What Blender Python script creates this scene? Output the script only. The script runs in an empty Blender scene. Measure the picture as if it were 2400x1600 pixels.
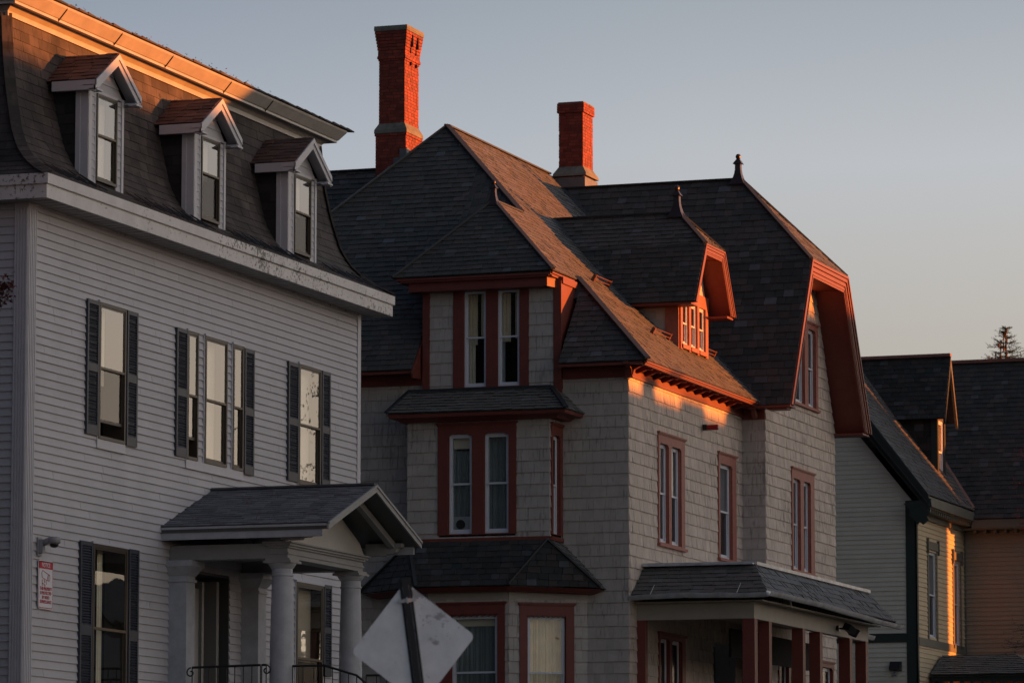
import bpy, math, random
from mathutils import Vector as V3, noise as mnoise
random.seed(7)
R = math.radians
sc = bpy.context.scene
# ------------------------------------------------------------------ camera
PITCH, YAW = math.atan(1280/10240), R(19.23)
cd = bpy.data.cameras.new("camera"); cam = bpy.data.objects.new("camera", cd); sc.collection.objects.link(cam)
cd.sensor_width = 36; cd.lens = 153.6; cd.clip_start = .5; cd.clip_end = 5000
cam.location = (0, 0, 0)
cam.rotation_euler = (math.pi/2 + PITCH, 0, YAW - math.pi/2)
cd.dof.use_dof = True; cd.dof.focus_distance = 72; cd.dof.aperture_fstop = 4.0
sc.camera = cam
# ------------------------------------------------------------------ sky + sun
SUN_AZ, SUN_EL = R(25), R(2.0)          # azimuth measured from -Y towards +X
EXPO = 1.15
SKY_STR = 2**-EXPO
SKY_EL = [(0, (.46, .40, .33)), (.07, (.42, .395, .35)), (.120, (.395, .39, .365)), (.140, (.425, .435, .435)), (.165, (.435, .475, .52)), (.20, (.315, .365, .42)), (.30, (.25, .32, .40)), (.6, (.15, .20, .28)), (1, (.10, .14, .20))]
SKY_AZ = [(0, (.20, .23, .30)), (.32, (.24, .28, .37)), (.48, (.82, .85, .92)), (.57, (1.0, 1.0, 1.0)), (1, (1.0, 1.0, 1.0))]
SKY_SUNSIDE = (1.05, .90, .76)
GLOW = (1.9, 1.15, .50)
w = bpy.data.worlds.new("World"); sc.world = w; w.use_nodes = True
nt = w.node_tree; bg = nt.nodes['Background']
WN, WL = nt.nodes, nt.links
def wmath(op, a, b=None, c=None):
    n = WN.new('ShaderNodeMath'); n.operation = op
    for i, x in enumerate((a, b, c)):
        if x is None: continue
        if isinstance(x, (int, float)): n.inputs[i].default_value = x
        else: WL.new(x, n.inputs[i])
    return n.outputs[0]
tcw = WN.new('ShaderNodeTexCoord'); sx = WN.new('ShaderNodeSeparateXYZ'); WL.new(tcw.outputs['Generated'], sx.inputs[0])
def ramp(src, stops):
    r = WN.new('ShaderNodeValToRGB'); e = r.color_ramp.elements; WL.new(src, r.inputs[0])
    for i, (p, c) in enumerate(stops):
        k = e[i] if i < 2 else e.new(p); k.position = p; k.color = (*c, 1)
    return r.outputs[0]
# evening sky: warm band near the horizon, grey blue above, brighter and warmer towards the sun
base = ramp(sx.outputs[2], SKY_EL)
el = wmath('MAXIMUM', sx.outputs[2], 0.0)
dt = wmath('ADD', wmath('MULTIPLY', sx.outputs[0], math.sin(SUN_AZ)), wmath('MULTIPLY', sx.outputs[1], -math.cos(SUN_AZ)))
az = wmath('MULTIPLY_ADD', dt, .5, .5)
tint = ramp(az, SKY_AZ)
mixw = WN.new('ShaderNodeMix'); mixw.data_type = 'RGBA'; mixw.blend_type = 'MULTIPLY'; mixw.clamp_result = False; mixw.inputs[0].default_value = 1
WL.new(base, mixw.inputs[6]); WL.new(tint, mixw.inputs[7])
glow = wmath('MULTIPLY', wmath('POWER', az, 5.0), wmath('POWER', 2.718, wmath('MULTIPLY', el, -9.0)))
gm = WN.new('ShaderNodeMix'); gm.data_type = 'RGBA'; gm.blend_type = 'ADD'; gm.clamp_result = False
WL.new(glow, gm.inputs[0]); WL.new(mixw.outputs[2], gm.inputs[6]); gm.inputs[7].default_value = (*GLOW, 1)
g2 = WN.new('ShaderNodeMix'); g2.data_type = 'RGBA'; g2.blend_type = 'ADD'; g2.clamp_result = False
WL.new(wmath('MULTIPLY', wmath('POWER', az, 6.0), wmath('SUBTRACT', 1.0, wmath('MULTIPLY', el, .8))), g2.inputs[0]); WL.new(gm.outputs[2], g2.inputs[6]); g2.inputs[7].default_value = (*SKY_SUNSIDE, 1)
WL.new(g2.outputs[2], bg.inputs[0]); bg.inputs[1].default_value = SKY_STR
sd = bpy.data.lights.new("sun", 'SUN'); sd.energy = 5; sd.angle = R(.5); sd.color = (1, .26, .034)
sun = bpy.data.objects.new("sun", sd); sc.collection.objects.link(sun)
sdir = V3((math.sin(SUN_AZ)*math.cos(SUN_EL), -math.cos(SUN_AZ)*math.cos(SUN_EL), math.sin(SUN_EL)))
sun.rotation_euler = sdir.to_track_quat('Z', 'Y').to_euler()
sc.view_settings.view_transform = 'Standard'; sc.view_settings.look = 'None'
sc.view_settings.exposure = EXPO; sc.view_settings.gamma = 1
sc.render.engine = 'CYCLES'

# ------------------------------------------------------------------ materials
def mat(name, col, rough=.6, isl=0, nz=0, ns=3, bump=0, bs=30, spec=.4, metal=0, cols=None, spots=None, streak=0, sheen=0):
    m = bpy.data.materials.new(name); m.use_nodes = True
    t = m.node_tree; N = t.nodes; L = t.links; b = N['Principled BSDF']
    b.inputs['Roughness'].default_value = rough; b.inputs['Metallic'].default_value = metal
    b.inputs['Specular IOR Level'].default_value = spec
    if sheen: b.inputs['Sheen Weight'].default_value = sheen; b.inputs['Sheen Roughness'].default_value = .55
    rgb = N.new('ShaderNodeRGB'); rgb.outputs[0].default_value = (*col, 1); out = rgb.outputs[0]
    geo = N.new('ShaderNodeNewGeometry'); tc = N.new('ShaderNodeTexCoord')
    if cols:
        r = N.new('ShaderNodeValToRGB'); r.color_ramp.interpolation = 'CONSTANT'
        e = r.color_ramp.elements
        for i, (p, c) in enumerate(cols):
            k = e[i] if i < 2 else e.new(p)
            k.position = p; k.color = (*c, 1)
        L.new(geo.outputs['Random Per Island'], r.inputs[0]); out = r.outputs[0]
    def mul(src, fac):
        x = N.new('ShaderNodeMix'); x.data_type = 'RGBA'; x.blend_type = 'MULTIPLY'; x.inputs[0].default_value = 1
        L.new(src, x.inputs[6]); L.new(fac, x.inputs[7]); return x.outputs[2]
    if isl:
        mt = N.new('ShaderNodeMath'); mt.operation = 'MULTIPLY'; mt.inputs[1].default_value = 17.3
        L.new(geo.outputs['Random Per Island'], mt.inputs[0])
        fr = N.new('ShaderNodeMath'); fr.operation = 'FRACT'; L.new(mt.outputs[0], fr.inputs[0])
        mr = N.new('ShaderNodeMapRange'); mr.inputs[3].default_value = 1-isl; mr.inputs[4].default_value = 1+isl
        L.new(fr.outputs[0], mr.inputs[0]); out = mul(out, mr.outputs[0])
    if nz:
        n = N.new('ShaderNodeTexNoise'); n.inputs['Scale'].default_value = ns; n.inputs['Detail'].default_value = 6; n.inputs['Roughness'].default_value = .65
        L.new(tc.outputs['Object'], n.inputs[0])
        mr = N.new('ShaderNodeMapRange'); mr.inputs[1].default_value = .3; mr.inputs[2].default_value = .7
        mr.inputs[3].default_value = 1-nz; mr.inputs[4].default_value = 1+nz
        L.new(n.outputs[0], mr.inputs[0]); out = mul(out, mr.outputs[0])
    if streak:   # vertical weather streaks / peeling
        mp = N.new('ShaderNodeMapping'); mp.inputs['Scale'].default_value = (26, 26, 2.6); L.new(tc.outputs['Object'], mp.inputs[0])
        n = N.new('ShaderNodeTexNoise'); n.inputs['Scale'].default_value = 1; n.inputs['Detail'].default_value = 5; L.new(mp.outputs[0], n.inputs[0])
        n2 = N.new('ShaderNodeTexNoise'); n2.inputs['Scale'].default_value = .8; L.new(tc.outputs['Object'], n2.inputs[0])
        ad = N.new('ShaderNodeMath'); ad.operation = 'MULTIPLY_ADD'; ad.inputs[1].default_value = .45; L.new(n2.outputs[0], ad.inputs[0]); L.new(n.outputs[0], ad.inputs[2])
        mr = N.new('ShaderNodeMapRange'); mr.inputs[1].default_value = .82; mr.inputs[2].default_value = .92
        mr.inputs[3].default_value = 1; mr.inputs[4].default_value = 1-streak
        L.new(ad.outputs[0], mr.inputs[0]); out = mul(out, mr.outputs[0])
    if spots:    # (scale, threshold, colour, stretch z)
        s, th, c2 = spots
        n = N.new('ShaderNodeTexNoise'); n.inputs['Scale'].default_value = s; n.inputs['Detail'].default_value = 8; n.inputs['Roughness'].default_value = .75
        L.new(tc.outputs['Object'], n.inputs[0])
        n2 = N.new('ShaderNodeTexNoise'); n2.inputs['Scale'].default_value = .9; L.new(tc.outputs['Object'], n2.inputs[0])
        ad = N.new('ShaderNodeMath'); ad.operation = 'MULTIPLY_ADD'; ad.inputs[1].default_value = .5; L.new(n2.outputs[0], ad.inputs[0]); L.new(n.outputs[0], ad.inputs[2])
        mr = N.new('ShaderNodeMapRange'); mr.inputs[1].default_value = th; mr.inputs[2].default_value = th+.03
        L.new(ad.outputs[0], mr.inputs[0])
        x = N.new('ShaderNodeMix'); x.data_type = 'RGBA'; L.new(mr.outputs[0], x.inputs[0]); L.new(out, x.inputs[6]); x.inputs[7].default_value = (*c2, 1); out = x.outputs[2]
    L.new(out, b.inputs['Base Color'])
    if bump:
        n = N.new('ShaderNodeTexNoise'); n.inputs['Scale'].default_value = bs; n.inputs['Detail'].default_value = 5
        L.new(tc.outputs['Object'], n.inputs[0])
        bp = N.new('ShaderNodeBump'); bp.inputs['Strength'].default_value = min(1, bump*2); bp.inputs['Distance'].default_value = .0012
        L.new(n.outputs[0], bp.inputs['Height']); L.new(bp.outputs[0], b.inputs['Normal'])
    return m

def glass(name, refl, tint, wav=.02, ws=1.5, rough=.0):
    m = bpy.data.materials.new(name); m.use_nodes = True
    t = m.node_tree; N = t.nodes; L = t.links; N.remove(N['Principled BSDF']); o = N['Material Output']
    tr = N.new('ShaderNodeBsdfTransparent'); tr.inputs[0].default_value = (*tint, 1)
    gl = N.new('ShaderNodeBsdfGlossy'); gl.inputs['Roughness'].default_value = rough; gl.inputs[0].default_value = (1, 1, 1, 1)
    fr = N.new('ShaderNodeFresnel'); fr.inputs[0].default_value = refl
    ge = N.new('ShaderNodeNewGeometry'); k = N.new('ShaderNodeMath'); k.operation = 'SUBTRACT'; k.inputs[0].default_value = 1; L.new(ge.outputs['Backfacing'], k.inputs[1])
    k2 = N.new('ShaderNodeMath'); k2.operation = 'MULTIPLY'; L.new(fr.outputs[0], k2.inputs[0]); L.new(k.outputs[0], k2.inputs[1])
    mx = N.new('ShaderNodeMixShader'); L.new(k2.outputs[0], mx.inputs[0]); L.new(tr.outputs[0], mx.inputs[1]); L.new(gl.outputs[0], mx.inputs[2])
    tc = N.new('ShaderNodeTexCoord'); n = N.new('ShaderNodeTexNoise'); n.inputs['Scale'].default_value = ws; n.inputs['Detail'].default_value = 1
    L.new(tc.outputs['Object'], n.inputs[0]); bp = N.new('ShaderNodeBump'); bp.inputs['Strength'].default_value = 1; bp.inputs['Distance'].default_value = wav
    L.new(n.outputs[0], bp.inputs['Height']); L.new(bp.outputs[0], gl.inputs['Normal']); L.new(bp.outputs[0], fr.inputs['Normal'])
    L.new(mx.outputs[0], o.inputs[0]); return m

VINYL = mat('grey_vinyl', (.40, .395, .425), .55, isl=.035, nz=.09, ns=1.2, bump=.05, bs=60, spots=(22, .90, (.30, .29, .30)))
VTRIM = mat('pale_vinyl_trim', (.46, .455, .49), .5, nz=.06, ns=4)
FASCIA = mat('white_aluminium_fascia', (.52, .50, .50), .5, nz=.12, ns=3, spots=(16, .84, (.09, .085, .07)))
GUTTER1 = mat('white_gutter', (.38, .355, .33), .4, nz=.15, ns=2.5)
SOFF1 = mat('grey_soffit', (.36, .35, .36), .6, nz=.05)
ASPH = mat('brown_asphalt_shingle', (.052, .043, .041), .85, isl=.30, nz=.6, ns=1.6, streak=.4, bump=.25, bs=120, spots=(1.1, .86, (.028, .025, .025)))
ASPHR = mat('reddish_asphalt_shingle', (.085, .045, .038), .85, isl=.3, nz=.2, bump=.25, bs=120)
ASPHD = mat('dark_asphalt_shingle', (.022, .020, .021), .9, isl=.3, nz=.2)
ASPHG = mat('blue_grey_asphalt_shingle', (.11, .11, .125), .85, isl=.25, nz=.2, bump=.2, bs=120)
BRONZE = mat('dark_bronze_frame', (.055, .042, .03), .45, spec=.4)
BRONZE2 = mat('bronze_meeting_rail', (.11, .08, .05), .5)
SHUT = mat('charcoal_blue_shutter', (.035, .040, .055), .5, nz=.08)
SLATE = mat('dark_slate', (.04, .045, .05), .5, isl=.28, nz=.25, ns=6, bump=.35, bs=25, spec=.1, sheen=.27,
            cols=[(0, (.023, .026, .027)), (.3, (.033, .031, .031)), (.55, (.018, .023, .023)), (.75, (.042, .033, .032)), (.94, (.052, .055, .061)), (.988, (.085, .093, .108))])
COPPERD = mat('dark_hip_flashing', (.022, .024, .028), .5, nz=.2)
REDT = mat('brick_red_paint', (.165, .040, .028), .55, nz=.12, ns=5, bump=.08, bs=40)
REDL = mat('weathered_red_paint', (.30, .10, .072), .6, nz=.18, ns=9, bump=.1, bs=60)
SHING = mat('taupe_painted_shingle', (.43, .385, .35), .75, isl=.07, nz=.1, ns=4, bump=.12, bs=70, streak=.35)
CREAMX = mat('shaded_cream_clapboard_wing', (.24, .215, .17), .6, isl=.03, nz=.05)  # cream darkened for the wing wall turned from the light
SHINGW = mat('weathered_lit_taupe_shingle', (.54, .45, .385), .75, isl=.09, nz=.12, ns=4, bump=.15, bs=70, streak=.62)  # weather streaks; base lightened for the brighter street-side light
SHINGB = mat('shingle_backing', (.03, .027, .024), .9)
TAUPE = mat('taupe_paint', (.34, .30, .25), .6, nz=.08)
WVIN = mat('white_vinyl_sash', (.62, .63, .68), .4)
BRICK = mat('red_brick', (.225, .042, .026), .8, isl=.26, nz=.3, ns=5, bump=.3, bs=60)
MORT = mat('brick_mortar', (.085, .045, .036), .9, nz=.2)
STONE = mat('grey_green_stone', (.17, .165, .14), .85, nz=.35, ns=5, bump=.5, bs=25)
METAL = mat('galvanised_gutter', (.45, .45, .47), .4, metal=.15, nz=.3, ns=4)
RUST = mat('rusty_metal', (.16, .06, .04), .6, nz=.3, ns=12)
COPR = mat('copper_brown_flashing', (.22, .10, .075), .5, nz=.2)
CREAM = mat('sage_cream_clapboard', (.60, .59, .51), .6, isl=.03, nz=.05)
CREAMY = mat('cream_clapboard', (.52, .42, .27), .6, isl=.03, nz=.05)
GREEN = mat('dark_green_trim', (.018, .032, .032), .5)
OLIVE = mat('olive_grey_trim', (.13, .125, .10), .55, nz=.1)
WOODW = mat('weathered_white_paint', (.36, .37, .40), .6, nz=.15, ns=5, bump=.25, bs=50, spots=(7, .98, (.17, .17, .19)))
PORCHT = mat('grey_white_porch_paint', (.25, .25, .25), .6, nz=.12, bump=.1)
DARK = mat('dark_interior', (.012, .011, .012), .9)
DOORM = mat('shade_darkened_door_grey', (.07, .07, .07), .5)  # door and recess grey, darkened to hold the porch shade
IRON = mat('black_wrought_iron', (.012, .012, .013), .45, spec=.4)
SHADE = mat('white_roller_shade', (.74, .64, .49), .9, nz=.04)
CURT = mat('grey_green_curtain', (.20, .23, .22), .9, nz=.1)
CURTL = mat('pale_lace_curtain', (.75, .66, .50), .9, nz=.1)
SIGNB = mat('scuffed_aluminium', (.72, .73, .75), .5, metal=.1, nz=.14, ns=4, spots=(7, .80, (.36, .36, .38)))
POSTM = mat('dark_steel_post', (.02, .02, .022), .6)
REDP = mat('red_lens', (.30, .01, .012), .3)
PLASG = mat('grey_plastic', (.25, .25, .27), .4)
PLASB = mat('black_plastic', (.015, .015, .017), .35)
SIGNW = mat('sign_white', (.62, .62, .66), .5)
SIGNR = mat('sign_red', (.42, .01, .03), .5)
LEAFR = mat('dry_brown_leaf', (.20, .07, .03), .8, isl=.4)
LEAFD = mat('dark_red_maple_leaf', (.05, .010, .010), .8, isl=.4)
LEAFB = mat('bright_red_leaf', (.35, .02, .015), .7, isl=.4)
BARK = mat('bark', (.06, .045, .035), .9, nz=.3, bump=.5)
SPRG = mat('spruce_needles', (.040, .060, .030), .8, isl=.5)
CONE = mat('spruce_cone', (.17, .07, .03), .8, isl=.3)
FOL = mat('foliage', (.06, .07, .03), .8, isl=.5)
G_SKY = glass('window_glass', 2.75, (.92, .93, .93), .0015, 1.2)
G_STD = glass('dark_window_glass', 1.5, (.92, .94, .94), .002, 1.3)
G_OLD = glass('wavy_old_glass', 1.9, (.95, .95, .92), .012, 3.2)
G_SCR = glass('screened_glass', 1.25, (.55, .55, .56), .004, 1.2, .15)

# ------------------------------------------------------------------ mesh helpers
SPLIT = {k: None for k in ('corner_post', 'window_trim', 'hip_shingle', 'hip_cap', 'valley_flashing', 'eave_fascia', 'frieze', 'lead_flashing', 'gutter', 'porch_post', 'red_trim', 'window_casing', 'dormer_bargeboard', 'dormer_corner_board', 'porch_roof_edge', 'copper_flashing', 'corner_board', 'bay_panel', 'door_casing', 'heating_cable', 'chimney_slot', 'dormer_cornice', 'stone_band', 'brickwork', 'porch_pilaster')}
SPLIT['eave_dentils'] = 'eave_dentil'
class MB:
    def __init__(s): s.v = []; s.f = []
    def poly(s, pts):
        n = len(s.v); s.v += [tuple(p) for p in pts]; s.f.append(tuple(range(n, n+len(pts))))
    def hexa(s, b, t):
        n = len(s.v); k = len(b); s.v += [tuple(p) for p in b] + [tuple(p) for p in t]
        s.f.append(tuple(n+i for i in reversed(range(k)))); s.f.append(tuple(n+k+i for i in range(k)))
        for i in range(k):
            j = (i+1) % k; s.f.append((n+i, n+j, n+k+j, n+k+i))
    def box(s, x0, x1, y0, y1, z0, z1):
        s.hexa([(x0, y0, z0), (x1, y0, z0), (x1, y1, z0), (x0, y1, z0)], [(x0, y0, z1), (x1, y0, z1), (x1, y1, z1), (x0, y1, z1)])
    def bar(s, p, q, wd, h, up=(0, 0, 1)):
        p, q = V3(p), V3(q); d = (q-p).normalized(); r = d.cross(V3(up)).normalized()*wd/2; u = r.cross(d).normalized()*h/2
        s.hexa([p-r-u, p+r-u, p+r+u, p-r+u], [q-r-u, q+r-u, q+r+u, q-r+u])
    def tube(s, pts, rad, k=8):
        pts = [V3(p) for p in pts]; rings = []
        for i, p in enumerate(pts):
            d = (pts[min(i+1, len(pts)-1)] - pts[max(i-1, 0)]).normalized()
            a = d.cross(V3((0, 0, 1)) if abs(d.z) < .9 else V3((1, 0, 0))).normalized(); b = d.cross(a)
            rr = rad[i] if isinstance(rad, (list, tuple)) else rad
            rings.append([p + (a*math.cos(2*math.pi*j/k) + b*math.sin(2*math.pi*j/k))*rr for j in range(k)])
        n = len(s.v)
        for r in rings: s.v += [tuple(x) for x in r]
        for i in range(len(rings)-1):
            for j in range(k):
                j2 = (j+1) % k; s.f.append((n+i*k+j, n+i*k+j2, n+(i+1)*k+j2, n+(i+1)*k+j))
        s.f.append(tuple(n+j for j in reversed(range(k)))); s.f.append(tuple(n+(len(rings)-1)*k+j for j in range(k)))
    def lathe(s, x, y, prof, k=24):
        n = len(s.v)
        for r, z in prof: s.v += [(x+r*math.cos(2*math.pi*j/k), y+r*math.sin(2*math.pi*j/k), z) for j in range(k)]
        for i in range(len(prof)-1):
            for j in range(k):
                j2 = (j+1) % k; s.f.append((n+i*k+j, n+i*k+j2, n+(i+1)*k+j2, n+(i+1)*k+j))
        s.f.append(tuple(n+j for j in reversed(range(k)))); s.f.append(tuple(n+(len(prof)-1)*k+j for j in range(k)))
    def ring(s, x0, x1, y0, y1, prof, rx=.75):      # prof: (inset, z); rectangle swept, mitred corners
        n = len(s.v)
        for i, z in prof:
            a = i*rx if i > 0 else i
            s.v += [(x0+a, y0+i, z), (x1-a, y0+i, z), (x1-a, y1-i, z), (x0+a, y1-i, z)]
        for k in range(len(prof)-1):
            for j in range(4):
                j2 = (j+1) % 4; s.f.append((n+4*k+j, n+4*k+j2, n+4*k+4+j2, n+4*k+4+j))
    def build(s, name, m, parent=None, smooth=False):
        if name in SPLIT:
            cl = s.clusters()
            if len(cl) > 1: return [c._build(SPLIT[name] or name, m, parent, smooth) for c in cl][0]
        return s._build(name, m, parent, smooth)
    def clusters(s, tol=.025):
        par = list(range(len(s.v)))
        def fd(a):
            while par[a] != a: par[a] = par[par[a]]; a = par[a]
            return a
        for f in s.f:
            for k in f[1:]: par[fd(k)] = fd(f[0])
        isl = {}
        for i in range(len(s.v)): isl.setdefault(fd(i), []).append(i)
        bb = [([min(s.v[i][k] for i in q) for k in range(3)], [max(s.v[i][k] for i in q) for k in range(3)], r) for r, q in isl.items()]
        for i in range(len(bb)):
            for j in range(i):
                if all(bb[i][0][k] <= bb[j][1][k]+tol and bb[j][0][k] <= bb[i][1][k]+tol for k in range(3)): par[fd(bb[i][2])] = fd(bb[j][2])
        out = {}
        for f in s.f:
            m_ = out.setdefault(fd(f[0]), (MB(), {})); ids = []
            for k in f:
                if k not in m_[1]: m_[1][k] = len(m_[0].v); m_[0].v.append(s.v[k])
                ids.append(m_[1][k])
            m_[0].f.append(tuple(ids))
        return [a for a, _ in out.values()]
    def _build(s, name, m, parent=None, smooth=False):
        off = V3(parent_loc(parent)) if parent else V3((0, 0, 0))
        me = bpy.data.meshes.new(name); me.from_pydata([tuple(V3(p)-off) for p in s.v], [], s.f); me.update()
        me.materials.append(m)
        if smooth:
            for p in me.polygons: p.use_smooth = True
        o = bpy.data.objects.new(name, me); sc.collection.objects.link(o)
        if parent: o.parent = parent
        return o
def parent_loc(o):
    l = V3((0, 0, 0))
    while o: l = l + o.location; o = o.parent
    return l
def tag(o, label=None, cat=None, group=None, kind=None):
    if label: o['label'] = label
    if cat: o['category'] = cat
    if group: o['group'] = group
    if kind: o['kind'] = kind
    return o
def empty(name, loc, label, cat, group=None):
    o = bpy.data.objects.new(name, None); sc.collection.objects.link(o); o.location = loc; return tag(o, label, cat, group)

class Fr:   # wall frame: O origin, U right, Z(V) up, N outward
    def __init__(s, O, U, V=(0, 0, 1)):
        s.O = V3(O); s.U = V3(U).normalized(); s.V = V3(V).normalized(); s.N = s.U.cross(s.V)
    def p(s, u, v, n=0): return s.O + s.U*u + s.V*v + s.N*n
def fbox(mb, fr, u0, u1, v0, v1, n0, n1):
    mb.hexa([fr.p(u0, v0, n0), fr.p(u0, v0, n1), fr.p(u1, v0, n1), fr.p(u1, v0, n0)], [fr.p(u0, v1, n0), fr.p(u0, v1, n1), fr.p(u1, v1, n1), fr.p(u1, v1, n0)])
def FY(y): return Fr((0, y, 0), (1, 0, 0))            # wall facing -Y : u = X
def FX(x): return Fr((x, 0, 0), (0, -1, 0))           # wall facing -X : u = -Y

def clip(poly, hp):            # keep side a*u+b*v+c>=0
    a, b, c = hp; out = []
    for i in range(len(poly)):
        p, q = poly[i], poly[(i+1) % len(poly)]
        dp = a*p[0]+b*p[1]+c; dq = a*q[0]+b*q[1]+c
        if dp >= 0: out.append(p)
        if (dp > 0 and dq < 0) or (dp < 0 and dq > 0):
            t = dp/(dp-dq); out.append((p[0]+(q[0]-p[0])*t, p[1]+(q[1]-p[1])*t))
    return out
def hplanes(poly):             # CCW convex polygon -> half planes
    r = []
    for i in range(len(poly)):
        (x0, y0), (x1, y1) = poly[i], poly[(i+1) % len(poly)]
        r.append((-(y1-y0), (x1-x0), (y1-y0)*x0-(x1-x0)*y0))
    return r
def rect_minus(rc, holes):
    ps = [rc]
    for (a0, a1, b0, b1) in holes:
        nx = []
        for (x0, x1, y0, y1) in ps:
            if a0 >= x1 or a1 <= x0 or b0 >= y1 or b1 <= y0: nx.append((x0, x1, y0, y1)); continue
            if a0 > x0: nx.append((x0, a0, y0, y1))
            if a1 < x1: nx.append((a1, x1, y0, y1))
            m0, m1 = max(x0, a0), min(x1, a1)
            if b0 > y0: nx.append((m0, m1, y0, b0))
            if b1 < y1: nx.append((m0, m1, b1, y1))
        ps = nx
    return ps
def field(mb, fr, poly, e, wd, th, holes=(), wj=.3, gap=.003, v0=None, lift=.25, ej=0, stag=True, seed=1, rot=0, vf=1.02):
    rnd = random.Random(seed)
    us = [p[0] for p in poly]; vs = [p[1] for p in poly]; hps = hplanes(poly)
    ua, ub, va, vb = min(us), max(us), min(vs), max(vs)
    v = va if v0 is None else v0
    while v > va: v -= e
    row = 0
    while v < vb-1e-4:
        u = ua - rnd.random()*wd if stag else ua - (wd/2 if row % 2 else 0)
        while u < ub:
            ww = wd*(1+wj*(rnd.random()*2-1)); dj = ej*(rnd.random()*2-1)
            tk = th*(1+.5*(rnd.random()-.5)*(1 if wj else 0))
            rt = rot*(rnd.random()*2-1)
            for (x0, x1, y0, y1) in rect_minus((u+gap/2, u+ww-gap/2, v+dj, v+e*vf), holes):
                pl = [(x0, y0), (x1, y0), (x1, y1), (x0, y1)]
                for h in hps:
                    pl = clip(pl, h)
                    if len(pl) < 3: break
                if len(pl) < 3: continue
                def hgt(q): return tk*(1-(1-lift)*max(0, min(1, (q[1]-v)/e))) + rt*(q[0]-u)
                top = [fr.p(q[0], q[1], hgt(q)) for q in pl]
                n = len(mb.v); k = len(pl); mb.v += [tuple(t) for t in top] + [tuple(fr.p(q[0], q[1], -.002)) for q in pl]
                mb.f.append(tuple(range(n, n+k)))
                for i in range(k):
                    j = (i+1) % k; mb.f.append((n+j, n+i, n+k+i, n+k+j))
            u += ww
        v += e; row += 1
def backing(mb, fr, rc, holes, n=-.004):
    for (x0, x1, y0, y1) in rect_minus(rc, holes): mb.poly([fr.p(x0, y0, n), fr.p(x1, y0, n), fr.p(x1, y1, n), fr.p(x0, y1, n)])
def roof(parent, pts, e=.14, wd=.22, th=.019, m=SLATE, clips=(), seed=3, name='roof_slates', wj=.25, eo=0, gap=.008, rot=.03):
    pts = [V3(p) for p in pts]; U = (pts[1]-pts[0]).normalized(); n = V3((0, 0, 0))
    for i in range(1, len(pts)-1): n += (pts[i]-pts[0]).cross(pts[i+1]-pts[0])
    n.normalize(); fr = Fr(pts[0], U, n.cross(U))
    pl = [((p-pts[0]).dot(fr.U), (p-pts[0]).dot(fr.V)) for p in pts]
    mb = MB(); mb.poly([fr.p(*q, -.012) for q in pl]); mb.poly([fr.p(*q, -.05) for q in pl][::-1])
    field(mb, fr, pl, e, wd, th, seed=seed, wj=wj, gap=gap, ej=.004, v0=eo, rot=rot)
    return mb.build(name, m, parent)

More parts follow.
